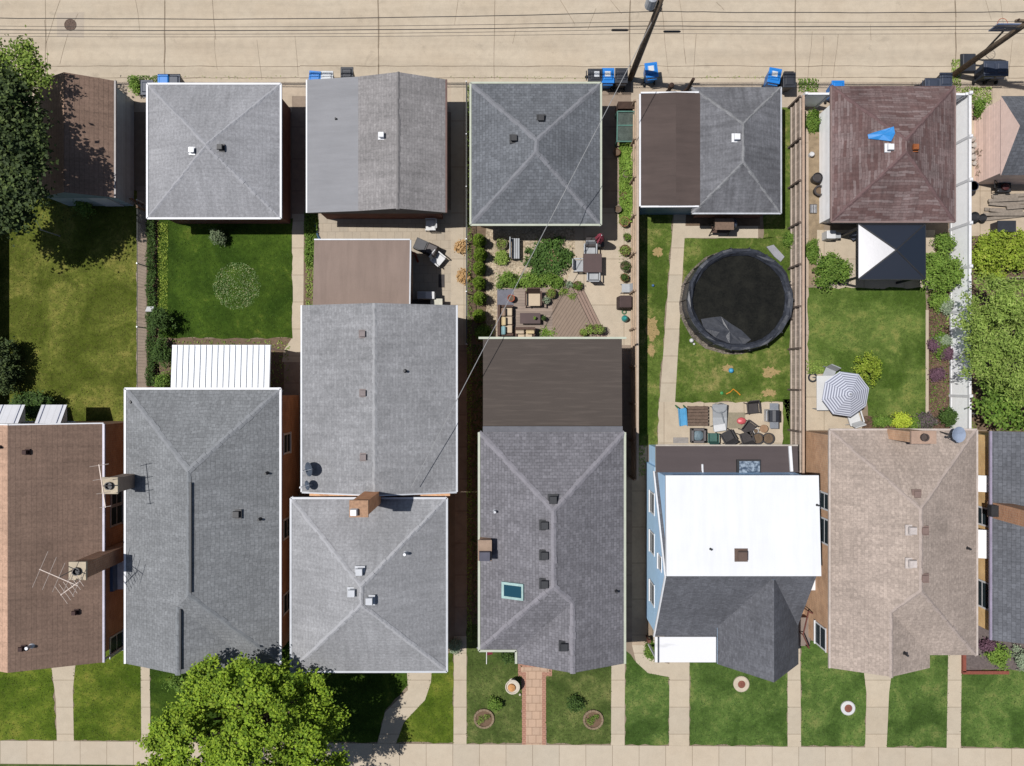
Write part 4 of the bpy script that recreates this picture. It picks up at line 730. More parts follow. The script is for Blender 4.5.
tree('tree', 'large bright yellow green maple over the sidewalk', W(288, 690), W(285, 686, 5.2), [((*PL(x, y, z)[:2], z-.3), rr) for x, y, z, rr in bl], L_BRIGHT, .15, 24, 100, .16, .24, 5, low=-.1)
for px, py, rr in ((0, 0, 0),): pass
shrub('shrub', 'low shrub in front of the grey house under the maple', 186, 683, 26, 9, 1.0, L_SHRUB, .1, 55, 6); shrub('shrub', 'small shrub at the blue end wall of the brown garage', 84, 206, 9, 8, 1.3, L_SHRUB, .1, 50, 7)
tl = [(990, 300, 3.4, 1.1), (1018, 300, 3.8, 1.2), (978, 326, 3.0, .9), (1005, 335, 4.2, 1.3), (1035, 330, 4.2, 1.4), (990, 362, 3.6, 1.1), (1022, 368, 4.0, 1.3), (1045, 390, 3.8, 1.3)]
tree('tree', 'feathery green tree leaning over the white fence', W(995, 340), W(992, 342, 3.2), [((*PL(x, y, z)[:2], z-.2), rr) for x, y, z, rr in tl], L_OLIVE, .16, 34, 60, .17, .13, 8, aspect=.34)
tree('tree', 'glossy green tree beside the charcoal house', W(1002, 395), W(1000, 396, 2.6), [((*PL(x, y, z)[:2], z-.2), rr) for x, y, z, rr in ((992, 398, 2.6, .75), (1014, 392, 3.0, .9), (1004, 414, 2.4, .75), (1030, 412, 2.8, 1.0))], L_SHRUB, .17, 30, 36, .17, .1, 9)
for (x, y, rx, ry, lab, mt, h, sd) in ((990, 255, 20, 23, 'yellow green rounded hedge bush beside the white fence', L_YELLOW, 1.6, 10), (1018, 252, 16, 20, 'yellow green bush beside the weathered plank fence end', L_YELLOW, 1.5, 11), (831, 271, 17, 15, 'glossy green bush on the patio edge by the gazebo', L_SHRUB, 1.3, 12), (940, 270, 18, 22, 'bright green bush between the gazebo and the white fence', L_FRESH, 1.7, 13), (943, 243, 9, 10, 'green bush under the maroon garage eave', L_SHRUB, 1.0, 14), (868, 368, 13, 16, 'open yellow green bush behind the striped umbrella', L_YELLOW, 1.4, 15), (938, 300, 10, 9, 'low green plant in the bed below the bright bush', L_FRESH, .6, 16), (945, 305, 7, 8, 'silvery pale plant against the white fence', L_SILVER, .6, 17), (940, 345, 7, 14, 'low dark green plants in the middle of the fence bed', L_SHRUB, .4, 18), (934, 346, 5, 5, 'dull purple plant near the kerb of the fence bed', L_PURPLE, .4, 19), (943, 341, 6, 5, 'pale green rosette plant in the fence bed', L_SILVER, .4, 20), (946, 353, 6, 5, 'purple leaved plant against the white fence', L_PURPLE, .5, 21), (937, 374, 6, 6, 'brownish purple plant low in the mulch bed', L_PURPLE, .4, 22), (948, 417, 9, 8, 'small dark conifer at the house end of the bed', L_IVY, 1.0, 23), (900, 420, 9, 6, 'lime yellow shrub by the tan house wall', L_LIME, .7, 24), (925, 421, 10, 7, 'purple and green shrub by the tan house wall', leaf('mixed_purple', (.06, .1, .03), (.13, .09, .11)), .7, 25), (882, 421, 10, 5, 'dark green low shrub at the corner of the wall bed', L_SHRUB, .5, 26), (913, 423, 6, 5, 'small green shrub between the lime and purple shrubs', L_SHRUB, .5, 28),
        (997, 655, 13, 13, 'bright green round shrub in the mulch by the charcoal house', L_FRESH, 1.0, 30), (1023, 658, 11, 12, 'pale silvery shrub in the mulch at the frame edge', L_SILVER, .9, 31), (987, 645, 9, 4, 'purple shrub tucked under the charcoal roof', L_PURPLE, .7, 32), (4, 366, 15, 26, 'dark bush on the west edge of the olive lawn', L_DARK, 1.8, 33), (33, 405, 22, 12, 'dark green bush behind the white awnings', L_IVY, 1.3, 34), (8, 413, 10, 6, 'low green plant at the corner by the awnings', L_SHRUB, .6, 35), (163, 322, 11, 14, 'dark bushy shrub at the west border of the green lawn', L_IVY, 1.5, 36), (162, 352, 8, 16, 'dark green shrub beside the white patio roof', L_IVY, .9, 37), (163, 381, 6, 7, 'small bright shrub at the corner of the patio roof', L_SHRUB, .6, 38), (218, 237, 7, 6, 'lone grey green bush on the square lawn', leaf('grey_leaf', (.09, .13, .06), (.16, .2, .11)), .9, 39), (812, 122, 6, 11, 'green clump against the white garage wall', L_SHRUB, .4, 40), (812, 252, 6, 12, 'green weeds in the strip beside the patio', L_SHRUB, .4, 41),
        (549, 257, 24, 18, 'round planted island of dark green foliage in the gravel', leaf('island_leaf', (.035, .075, .015), (.08, .15, .03)), .6, 42), (508, 281, 13, 9, 'rounded bush at the west end of the deck hedge', L_SHRUB, .8, 43), (530, 281, 13, 8, 'rounded bush in the middle of the deck hedge', L_FRESH, .8, 44), (552, 281, 13, 9, 'rounded bush at the east end of the deck hedge', L_SHRUB, .8, 45), (501, 258, 6, 6, 'small spreading shrub in the gravel by the white bench', L_OLIVE, .4, 46), (547, 333, 11, 5, 'low leafy plants along the flat brown roof edge', L_FRESH, .5, 47), (484, 333, 8, 8, 'shrub between the sofa and the cypress row', L_SHRUB, .6, 48), (790, 240, 6, 6, 'weedy green plant beside the pool slab', L_SHRUB, .5, 49),
        (978, 108, 5, 9, 'green shrub at the alley end of the white fence', L_SHRUB, .9, 50), (984, 160, 6, 24, 'straggly brown shrub against the pink gable wall', leaf('dry_twig_leaf', (.12, .09, .06), (.2, .16, .11)), .8, 51), (455, 646, 6, 6, 'pale shrub at the corner of the double house', L_SILVER, .6, 52), (495, 704, 6, 5, 'little green shrub on the front lawn by the brick path', L_SHRUB, .5, 53), (576, 703, 7, 7, 'little dark shrub on the lawn east of the brick path', L_IVY, .6, 54), (508, 656, 5, 5, 'small shrub by the front step of the bungalow', L_IVY, .6, 55), (650, 650, 4, 9, 'green plants at the corner of the blue house', L_SHRUB, .5, 56), (136, 86, 4, 7, 'upright weed clump between garage and alley', L_FRESH, .6, 57)):
    shrub('shrub', lab, x, y, rx, ry, h, mt, .12 if rx > 14 else .09, 40, sd, lobes=8 if rx > 14 else 5, per=46 if rx > 14 else 24, cr=.12 if rx > 14 else .08)
# beds that nobody could count
def cover(poly, n, h, mt, label, seed, size=.09, name='ground_cover', cat='ground cover'):
    x, y = scatter(poly, n, seed); rng = np.random.default_rng(seed); P = np.stack([(x-512)*S, (383-y)*S, rng.uniform(.02, h, len(x))], 1); cl = np.sin(P[:, 0]*5.1+seed)+np.sin(P[:, 1]*4.3); P[:, 2] *= np.clip(.6+.25*cl, .2, 1.2)
    o = leaf_mesh(name, P, np.tile((0, 0, 1.), (len(x), 1)), size, mt, None, seed=seed); tag(o, label, cat, kind='stuff')
cover(R(148, 216, 157, 386), 5200, .5, L_IVY, 'dark ivy along the wire fence by the narrow path', 61); cover(R(158, 340, 290, 392), 1400, .1, L_OLIVE, 'thin weeds in the strip above the white patio roof', 62); cover(R(467, 86, 472, 640), 2600, .5, L_FRESH, 'climbers along the low wire fence', 63, .08); cover(R(472, 345, 484, 640), 2200, .4, L_IVY, 'ivy in the shaded strip beside the flat brown roof', 64)
cover(R(619, 143, 632, 224), 4800, .6, L_FRESH, 'leafy vegetable plants between garage and annex', 65, .11); cover(R(305, 212, 318, 262), 1500, .3, L_SHRUB, 'lush weeds beside the grey garage', 66); cover(R(306, 260, 316, 308), 500, .15, L_OLIVE, 'sparse weeds along the sunroom wall', 67); cover(R(158, 222, 168, 320), 1300, .12, leaf('lemon_grass', (.14, .2, .02), (.22, .28, .04)), 'yellowish long grass at the lawn border', 68); cover([(237+24*math.cos(a), 286+24*math.sin(a)) for a in [k*.4488 for k in range(14)]], 2300, .1, leaf('regrowth_leaf', A(92, 124, 62, 1.3), A(126, 150, 96, 1.3), A(178, 172, 128, 1.3)), 'leafy regrowth on the round patch of the square lawn', 69, .07)
cover(R(929, 285, 950, 412), 700, .2, L_SHRUB, 'small leafy plants dotted through the fence bed', 70); cover(R(806, 360, 826, 374), 260, .25, L_OLIVE, 'weeds at the edge of the umbrella patio', 71); cover(R(798, 79, 818, 92), 420, .15, L_SHRUB, 'weeds on the alley edge by the black bin', 72); cover(R(951, 60, 960, 92), 420, .2, L_OLIVE, 'weeds at the foot of the utility pole', 73); cover(R(960, 88, 990, 104), 700, .3, L_OLIVE, 'scrubby weeds behind the charcoal bins', 74); cover(R(954, 420, 976, 430), 150, .2, L_OLIVE, 'weeds beside the end of the white fence', 75); cover(R(638, 446, 645, 476), 140, .25, L_FRESH, 'weeds at the corner of the blue house gangway', 76)
cover(R(-30, 196, 75, 222), 500, .1, L_IVY, 'shade plants under the dark tree', 77); cover(R(128, 76, 182, 83), 500, .15, L_SHRUB, 'weeds along the alley joint', 78); cover([(541, 257), (556, 248), (560, 262), (548, 268)], 160, .7, leaf('rust_leaf', (.16, .08, .05), (.24, .13, .09)), 'rusty dead foliage in the middle of the planted island', 79)
for i in range(4): cover(R((180, 450, 640, 690)[i], 76, (300, 590, 660, 764)[i], 79), (60, 90, 40, 70)[i], .06, L_OLIVE, 'thin line of weeds along the alley joint behind '+('the two pale garages', 'the slate hip garage', 'the leaning pole', 'the annex garage')[i], 130+i, .06)
# cypress row
for i, (px, py) in enumerate(((478.4, 238), (479.4, 252), (478.4, 266), (478.4, 281), (479, 296.5), (478.4, 314.5))):
    c = G(px, py, 1.3); c.z = 0; lab = ('clipped cypress closest to the dark hip garage', 'second clipped cypress from the hip garage', 'third clipped cypress from the hip garage, beside the white bench', 'fourth clipped cypress from the hip garage, beside the deck hedge', 'fifth clipped cypress from the hip garage, beside the grey mat', 'clipped cypress closest to the bungalow, beside the sofa')[i]
    q = thing('cypress', lab, 'shrub', c, 'clipped cypresses along the wire fence'); MB().tube([c, c+Vector((0, 0, 1.2))], [.05, .02], 6).build('trunk', BARK, q)
    P, N = clumps([((c.x, c.y, .95), (.2, .2, .62)), ((c.x, c.y, .6), (.27, .27, .5)), ((c.x, c.y, .35), (.29, .29, .35))], 2600, 16, .04, 80+i, -.9, 1); P[:, 2] = np.maximum(P[:, 2], .04); leaf_mesh('crown', P, N, .065, L_CYPRESS, q, seed=i, up=.3)
# ================================================================= fences
def rail_fence(name, label, X, Y0, Y1, h, cols, posts, board=True, side=1):
    r = thing(name, label, 'fence', W(X, (Y0+Y1)/2)); m = MB()
    if board: m.box(W(X, (Y0+Y1)/2, h/2+.04), (.05, (Y1-Y0)*S, h-.08)); m.build('board_panel', cols[0], r)
    for z in (.25, h*.5, h*.85): MB().box(W(X, (Y0+Y1)/2, z)+Vector((-.06*side, 0, 0)), (.06, (Y1-Y0)*S, .1)).build('rail', cols[1], r)
    if cols[2]: MB().box(W(X, (Y0+Y1)/2, h+.02), (.11, (Y1-Y0)*S, .05)).build('cap_rail', cols[2], r)
    n = posts
    for i in range(n+1): MB().box(W(X, Y0+(Y1-Y0)*i/n, h/2-.05)+Vector((-.11*side, 0, 0)), (.09, .09, h-.1)).build('post', cols[3], r)
    return r
FB = plain('fence_boards', A(128, 98, 82), .9, var=.4, scale=2, bump=.3)
rail_fence('wooden_fence', 'brown board fence with pale rails between pool lawn and gazebo yard', 790.5, 108, 470, 1.75, (ribs('fence_pickets', A(146, 132, 120, .95), .12, 'Y', dark=.5, var=.2), plain('pale_rail', A(176, 162, 150, 1.4), .9, var=.2), plain('pale_cap', A(200, 172, 150), .9, var=.15), plain('dark_post', A(105, 92, 84, 1.4), .9)), 9)
rail_fence('wooden_fence', 'tan board fence between the patio garden and the narrow lawn', 632, 112, 476, 1.75, (plain('tan_boards', A(205, 185, 162, 1.0), .9, var=.2), plain('tan_rail', A(195, 172, 148), .9), plain('pale_cap2', A(205, 185, 165), .8, var=.15), plain('tan_post', A(180, 155, 132), .9)), 10)
rail_fence('wooden_fence', 'dark board fence along the west edge of the olive lawn', -3, 222, 424, 1.5, (FB, FB, None, M_DKWOOD), 5)
r = thing('vinyl_fence', 'long white vinyl privacy fence with capped posts beside the bed', 'fence', W(950, 272)); MB().box(W(950, 271.5, .88), (.06, 331*S, 1.6)).build('panel', plain('white_vinyl', A(222, 228, 238, .8), .4, var=.05), r)
MB().box(W(950, 271.5, 1.72), (.12, 331*S, .1)).build('top_rail', M_WHITE, r); MB().box(W(950, 271.5, .12), (.1, 331*S, .12)).build('bottom_rail', M_WHITE, r)
for i in range(9): k = MB(); k.box(W(950, 106+331*i/8, .93), (.13, .13, 1.86)); k.box(W(950, 106+331*i/8, 1.89), (.18, .18, .07), top=.5); k.build('post', M_WHITE, r)
for i in range(60): pass
def vpanel(label, xa, xb, Y):
    r = thing('vinyl_fence', label, 'fence', W((xa+xb)/2, Y)); m = MB(); m.box(W((xa+xb)/2, Y, .88), ((xb-xa)*S-.12, .06, 1.6)); m.build('panel', MATS['white_vinyl'], r); MB().box(W((xa+xb)/2, Y, 1.73), ((xb-xa)*S-.1, .1, .1)).build('top_rail', M_WHITE, r)
    for x in (xa, xb): k = MB(); k.box(W(x, Y, .93), (.12, .12, 1.85)); k.build('post', M_WHITE, r)
vpanel('short white fence panel between the brown fence and the maroon garage', 793, 816, 106.5); vpanel('short white fence panel between the maroon garage and the long fence', 922, 946, 107)
M_WIREF = plain('dull_wire', A(110, 112, 108), .7, var=.3)
def wire_fence(label, X, Y0, Y1, h=1.1):
    r = thing('wire_fence', label, 'fence', W(X, (Y0+Y1)/2)); k = MB(); k.tube([W(X, Y0, h), W(X, Y1, h)], .018, 6); k.build('top_rail', M_WIREF, r); n = max(2, int((Y1-Y0)/50)); k = MB()
    for i in range(n+1): MB().tube([W(X, Y0+(Y1-Y0)*i/n, 0), W(X, Y0+(Y1-Y0)*i/n, h+.06)], .03, 6).build('post', M_GALV, r)
    for z in np.linspace(.1, h-.1, 8): k.tube([W(X, Y0, z), W(X, Y1, z)], .005, 3, close=False)
    for i in range(int((Y1-Y0)*S/.15)): y = Y0+i*.15/S; k.tube([W(X, y, .05), W(X, y, h)], .004, 3, close=False)
    k.build('mesh_panel', M_WIREF, r); return r
wire_fence('low wire fence overgrown with ivy beside the narrow path', 147.5, 205, 390); wire_fence('low wire fence between the paved patio and the cypress row', 467.5, 90, 345)
r = thing('wooden_fence', 'weathered plank fence end between hedge and feathery tree', 'fence', W(1015, 281)); m = MB(); m.box(W(1015, 281, .7), (40*S, .05, 1.3)); m.build('board_panel', ribs('grey_planks', A(165, 150, 135), .14, 'X', dark=.5, var=.2), r); MB().box(W(1015, 282, 1.0), (40*S, .06, .1)).build('rail', M_WOOD, r)
r = thing('gate', 'narrow grey wood gate frame at the corner of the pale hip garage', 'gate', W(147, 206)); MB().box(W(143, 205, .7), (.08, .08, 1.4)).build('post', M_WOOD, r); MB().box(W(150, 213, .7), (.08, .08, 1.4)).build('post', M_WOOD, r); k = MB(); k.bar(W(143, 205, 1.2), W(150, 213, 1.2), .05, .08); k.bar(W(143, 205, .4), W(150, 213, .4), .05, .08); k.build('rail', M_WOOD, r)
# ================================================================= alley
def bin_(label, loc, body, lid, rot, open_=False, sticker=None, group='wheeled bins along the alley', h=1.0, w=.56, d=.68):
    r = thing('wheeled_bin', label, 'trash bin', loc, group); L = Vector(loc); M = Matrix.Rotation(rot, 3, 'Z')
    def T(x, y, z): return L+M@Vector((x, y, z))
    m = MB(); vs = [T(sx*w/2*k, sy*d/2*k, z) for z, k in ((.08, .78), (h, 1)) for sy in (-1, 1) for sx in (-1, 1)]; m.mesh(vs, [(0, 2, 3, 1), (4, 5, 7, 6), (0, 1, 5, 4), (2, 6, 7, 3), (0, 4, 6, 2), (1, 3, 7, 5)]); m.build('body', body, r, bevel=.03)
    m = MB(); m.box(T(0, -.02, h+.03), (w+.06, d+.06, .07), M=M); m.box(T(0, -.04, h+.08), (w-.06, d-.14, .06), M=M, top=.8); lo = m.build('lid', lid, r, bevel=.02)
    if sticker: MB().box(T(.02, -.08, h+.115), (.27, .25, .008), M=M).build('sticker', sticker, lo)
    MB().tube([T(-w*.42, d/2+.07, h-.04), T(w*.42, d/2+.07, h-.04)], .025, 6).build('handle', body, r)
    for s in (-1, 1): MB().tube([T(s*w*.42, d/2-.05, .12), T(s*(w*.42+.06), d/2-.05, .12)], .12, 12).build('wheel', M_RUBBER, r)
    return r
B_BLUE = plain('blue_bin_plastic', A(40, 135, 222), .4, var=.08, bump=0); B_BLACK = plain('black_bin_plastic', (.022, .024, .03), .45, var=.2, bump=0); B_NAVY = plain('navy_bin_plastic', (.03, .037, .055), .45, var=.2, bump=0); B_WHITE = plain('pale_lid', A(225, 228, 230), .5, bump=0)
def bl_(px, py, z=1.05): v = G(px, py, z); v.z = .009; return v
PI = math.pi
for lab, px, py, b, l, rot, st in (('blue bin mostly hidden behind the pale hip garage', 164, 82, B_BLUE, B_BLUE, PI, None), ('dark bin at the corner of the pale hip garage', 147, 88, B_NAVY, B_NAVY, PI, None), ('dark bin lid showing beside the blue one behind the pale hip garage', 174, 82, B_NAVY, B_NAVY, PI, None),
        ('blue bin by the grey lean-to garage', 315, 79, B_BLUE, B_BLUE, PI-.1, None), ('bin with a white lid between blue and black bins', 327, 79, B_BLACK, B_WHITE, PI, None), ('lone black bin by the grey lean-to garage', 347, 75, B_BLACK, B_BLACK, PI, None),
        ('black bin with a white patch next to the dark hip garage', 595, 75, B_BLACK, B_BLACK, PI/2, B_WHITE), ('blue bin between two black bins near the leaning pole', 608, 76, B_BLUE, B_BLUE, PI, B_WHITE), ('black bin touching the utility pole foot', 621.5, 76, B_BLACK, B_BLACK, PI, None), ('blue bin standing alone just east of the pole', 651.5, 70.5, B_BLUE, B_BLUE, PI+.12, B_WHITE),
        ('blue bin at the corner of the weathered hip garage', 774.5, 76, B_BLUE, B_BLUE, PI-.18, B_WHITE), ('black bin next to the blue bin by the white fence', 789.5, 79.5, B_BLACK, B_BLACK, 0, None), ('blue bin peeping out behind the maroon garage', 838, 88.5, B_BLUE, B_BLUE, PI, None), ('dark bin with pale stripe at the maroon garage corner', 946, 80.5, B_NAVY, B_NAVY, PI, None), ('low dark bin lying half behind the maroon garage', 932, 84.5, B_NAVY, B_NAVY, PI/2, None),
        ('navy bin closest to the basketball hoop', 990, 69, B_NAVY, B_NAVY, PI, None), ('navy bin closest to the charcoal roofed garage', 1002, 69, B_NAVY, B_NAVY, PI, None)):
    bin_(lab, bl_(px, py), b, l, rot, sticker=st)
# utility poles, cross-arms and lines
def pole(label, X, Y, h, arms=True, transformer=False, lean=(0, 0)):
    r = thing('utility_pole', label, 'utility pole', W(X, Y), 'utility poles along the alley'); b = W(X, Y); t = b+Vector((lean[0], lean[1], h)); MB().tube([b, b.lerp(t, .5), t], [.14, .125, .1], 12).build('pole', M_POLE, r, smooth=True)
    for z, w in (((6.9, .5),) if transformer else ((6.9, 1.3), (5.5, .8))):
        c = b.lerp(t, z/h); MB().box(c+Vector((0, .16, 0)), (.1, .1, w) if False else (w, .1, .12), rz=.0).build('cross_arm', M_POLE, r)
        k = MB()
        for i in (-1, 0, 1): k.lathe(c+Vector((i*w*.42, .16, .06)), [(.04, 0), (.05, .06), (.03, .12), (.02, .15)], 8)
        k.build('insulator', plain('brown_porcelain', (.05, .03, .025), .3), r)
    if transformer:
        c = b.lerp(t, 8.0/h)+Vector((-.36, .0, 0)); k = MB(); k.lathe(c, [(.2, -.4), (.22, -.38), (.22, .36), (.14, .44), (.05, .46)], 14); k.build('transformer', plain('pale_transformer', A(205, 208, 212), .5), r)
    k = MB(); k.tube([b+Vector((.18, .05, .1)), b.lerp(t, .75)+Vector((.15, .05, 0))], .02, 5); k.build('riser_conduit', M_GALV, r); return r
pole('dark leaning utility pole rising between blue bins beside the annex garage', 630, 79, 10.2, transformer=True, lean=(.05, .1)); pole('weathered utility pole beside the basketball hoop and navy bins', 953, 75, 10.2, lean=(.1, .1)); pole('utility pole outside the west end of the alley', -170, 79, 10.2); pole('utility pole outside the east end of the alley', 1420, 77, 10.2)
M_WIRE = plain('cable_black', (.055, .048, .042), .6, bump=0)
XP = (-170, 630, 953, 1420)
def line(label, z, dy, sag, rad, ruff=0):
    pts = []; rnd = random.Random(int(z*100))
    for a, b in zip(XP[:-1], XP[1:]):
        L = b-a
        for i in range(24): f = i/24; pts.append(W(a+L*f, 79+dy+(rnd.uniform(-ruff, ruff)), z-4*sag*(L/800)**2*f*(1-f)+rnd.uniform(-ruff, ruff)*.05))
    pts.append(W(XP[-1], 79+dy, z)); c = sum(pts, Vector())/len(pts); k = MB(); k.tube([p for p in pts], rad*.8, 5); o = k.build('power_line', M_WIRE, loc=c); return tag(o, label, 'cable', 'cables strung along the alley')
line('topmost ragged black cable over the alley, passing the pole tops', 6.95, -3, .7, .022, .25); line('thin cable just below the topmost one over the alley', 6.0, -3.5, .55, .012); line('thick telephone cable below the middle of the poles', 5.5, -4, .45, .024, .1); line('thin cable hugging the thick telephone cable', 5.3, -3, .5, .012); line('lowest thin cable over the alley nearest the garages', 4.75, -4, .35, .011)
for (xx, z, L) in ((610, 5.2, .9), (652, 5.1, .8), (975, 5.3, .8)):
    pass
for xx, z, lab in ((606, 5.15, 'black splice case on the cable just west of the leaning pole'), (652, 5.0, 'black splice case on the cable just east of the leaning pole'), (946, 5.3, 'black splice case on the cable near the basketball hoop')):
    k = MB(); c = W(xx, 75.5, z); k.lathe((0, 0, 0), [(.02, -.38), (.05, -.32), (.05, .32), (.02, .38)], 10); k.v = [(c.x+v[2], c.y+v[1], c.z+v[0]) for v in k.v]; o = k.build('splice_case', M_BLACKPL, loc=c); tag(o, lab, 'splice case', 'splice cases on the alley cables')
def drop(label, a, b, sag, rad=.014, mat=None):
    a, b = Vector(a), Vector(b); k = MB(); k.tube([a.lerp(b, f)-Vector((0, 0, 4*sag*f*(1-f))) for f in [i/18 for i in range(19)]], rad, 5); o = k.build('service_cable', mat or plain('cable_grey', A(170, 170, 170), .6, bump=0), loc=(a+b)/2); return tag(o, label, 'cable')
drop('pale service cable from the leaning pole across the hip garage to the double house', W(630, 79, 6.6), G(411, 488, 5.2), .45, .015)
drop('thin white cable slanting over the shadow below the dark tree', G(22, 196, 4.5), W(60, 236, 1.6), .05, .012, M_WHITE)
k = MB(); k.tube([W(60, 236, 0), W(60, 236, 1.65)], .03, 6); o = k.build('clothes_post', M_GALV, loc=W(60, 236)); tag(o, 'thin grey clothes post on the olive lawn at the shadow edge', 'post')
r = thing('post', 'short dark wooden post with a brace beside the alley joint', 'post', W(683, 96)); MB().tube([W(683, 97), W(683, 96.5, 2.3)], .08, 8).build('pole', M_DKWOOD, r); MB().bar(W(676, 98, .1), W(683, 97, 1.3), .08, .08).build('brace', M_DKWOOD, r)
r = thing('standpipe', 'small rusty standpipe beside the blue bin', 'standpipe', W(668, 92)); k = MB(); k.lathe(W(668, 92), [(.1, 0), (.12, .05), (.09, .1), (.09, .8), (.14, .82), (.12, .95), (.04, 1.0)], 12); k.build('body', plain('dark_rust', A(70, 50, 40), .8), r); k = MB(); k.tube([W(665.5, 92, .6), W(670.5, 92, .6)], .05, 8); k.build('outlet', plain('dark_rust', A(70, 50, 40), .8), r)
# manhole, basketball hoop
k = MB(); c = W(70.5, 25, .012); k.lathe(c, [(.3, 0), (.3, .02), (.27, .022), (.26, .012), (.02, .014)], 24)
for i in range(8): a = i*PI/4; k.box(c+Vector((math.cos(a)*.14, math.sin(a)*.14, .018)), (.16, .03, .012), rz=a)
o = k.build('manhole_cover', plain('cast_iron', A(120, 100, 88), .8, .2, var=.35, scale=12, bump=.4), loc=c); tag(o, 'round iron manhole cover in the concrete alley', 'manhole cover')
m = MB(); m.face([W(57+27*q, 25+z*13, .0105) for q, z in ((0, -.9), (1, -1), (1, 1), (0, .9))]); o = m.build('alley_patch', concrete('patch_concrete', A(196, 182, 164), stain=.1)); tag(o, kind='structure')
r = thing('basketball_hoop', 'portable basketball hoop with blue grey backboard by the pole', 'basketball hoop', W(967, 64)); c = W(967, 64); k = MB(); k.box(c+Vector((0, 0, .12)), (.75, 1.0, .22), top=.85); k.build('base', B_BLACK, r, bevel=.04); t_ = c+Vector((.0, .35, 3.0)); MB().tube([c+Vector((0, 0, .2)), c+Vector((0, .05, 1.6)), t_], .045, 8).build('pole', M_DARK, r)
k = MB(); k.box(t_+Vector((0, .1, .1)), (1.12, .05, .74)); k.build('backboard', plain('blue_grey_board', A(110, 130, 165), .3), r); k = MB(); k.torus(t_+Vector((0, .38, -.1)), .23, .012); k.build('rim', plain('orange_rim', A(200, 90, 50), .5), r); k = MB(); [k.tube([t_+Vector((.23*math.cos(a), .38+.23*math.sin(a), -.1)), t_+Vector((.15*math.cos(a+.4), .38+.15*math.sin(a+.4), -.5))], .006, 4) for a in [i*PI/5 for i in range(10)]]; k.build('net', M_WHITE, r)
# ================================================================= furniture helpers
def at_(px, py, z=.4, g=.012): v = G(px, py, z); v.z = g; return v
def chair(label, px, py, rot, mat, cushion=None, arms=True, group=None, s=1.0, metal=None, cat='chair', name='patio_chair'):
    L = at_(px, py); r = thing(name, label, cat, L, group); M = Matrix.Rotation(rot, 3, 'Z')
    def T(x, y, z): return L+M@Vector((x*s, y*s, z*s))
    m = MB(); m.box(T(0, 0, .42), (.54*s, .52*s, .06), M=M); m.build('seat', cushion or mat, r, bevel=.02)
    m = MB(); m.mesh([T(-.27, -.25, .42), T(.27, -.25, .42), T(.25, -.4, .92), T(-.25, -.4, .92), T(-.27, -.21, .42), T(.27, -.21, .42), T(.25, -.36, .93), T(-.25, -.36, .93)], [(0, 1, 2, 3), (4, 7, 6, 5), (0, 4, 5, 1), (1, 5, 6, 2), (2, 6, 7, 3), (3, 7, 4, 0)]); m.build('backrest', mat, r)
    for sx in (-1, 1):
        for sy in (-1, 1): MB().tube([T(sx*.25, sy*.23, .42), T(sx*.28, sy*.28, 0)], .02*s+.004, 6).build('leg', metal or mat, r)
        if arms: k = MB(); k.bar(T(sx*.3, -.3, .64), T(sx*.3, .26, .64), .06*s, .035); k.tube([T(sx*.29, .24, .63), T(sx*.27, .24, .4)], .018, 5); k.build('armrest', mat, r)
    return r
def table(label, px, py, w, d, h, rot, top, leg, cat='table', name='table', group=None, round_=False):
    L = at_(px, py, h); r = thing(name, label, cat, L, group); M = Matrix.Rotation(rot, 3, 'Z'); m = MB()
    if round_: m.lathe(L+Vector((0, 0, h-.04)), [(w/2, 0), (w/2, .04)], 24)
    else: m.box(L+Vector((0, 0, h-.025)), (w, d, .05), M=M)
    m.build('tabletop', top, r, bevel=.008)
    for sx in (-1, 1):
        for sy in (-1, 1): q = M@Vector((sx*(w/2-.07)*(.7 if round_ else 1), sy*(d/2-.07)*(.7 if round_ else 1), 0)); MB().tube([L+q, L+q+Vector((0, 0, h-.04))], .025, 6).build('leg', leg, r)
    return r
def pot(label, px, py, rad, h, mat, plant=None, seed=0, group=None, soil=True, cat='plant pot', leafsize=.06):
    L = at_(px, py, h); r = thing('plant_pot', label, cat, L, group); k = MB(); k.lathe(L, [(rad*.7, 0), (rad*.95, h*.85), (rad*1.05, h*.86), (rad*1.05, h), (rad*.88, h), (rad*.85, h-.06)], 18); k.build('pot', mat, r, smooth=False)
    k = MB(); k.lathe(L+Vector((0, 0, h-.07)), [(rad*.86, 0), (rad*.86, .02)], 18); k.build('soil', SOIL, r)
    if plant:
        P, N = clumps([((L.x, L.y, h+.05), (rad*.9, rad*.9, .16))], 30/max(rad*rad, .02), 14, rad*.25, seed, -.3, .9); leaf_mesh('plant', P, N, leafsize, plant, r, seed=seed)
    return r
C_BROWN = plain('brown_wicker', A(100, 78, 68), .85, var=.3, scale=14); C_CREAM = plain('cream_cushion', A(215, 195, 168), .9, var=.1); C_DKBROWN = plain('dark_brown_table', A(88, 68, 66), .6, var=.15); C_TERRA = plain('terracotta', A(170, 120, 90), .9, var=.2); C_GREYPOT = plain('grey_stone_pot', A(130, 118, 104), .9, var=.3, scale=9); C_WICKERPOT = plain('wicker_pot', A(120, 88, 62), .9, var=.35, scale=18)
C_BLK = plain('black_mesh_fabric', (.03, .028, .03), .75, var=.2); C_GREYM = plain('grey_mesh_fabric', A(75, 70, 70), .8, var=.2); C_TEAL = plain('teal_plastic', A(70, 110, 100), .6); C_LIGHT = plain('light_grey_plastic', A(182, 185, 188), .6, var=.12); C_WHITEPL = plain('white_plastic', A(226, 226, 226), .5, var=.06)
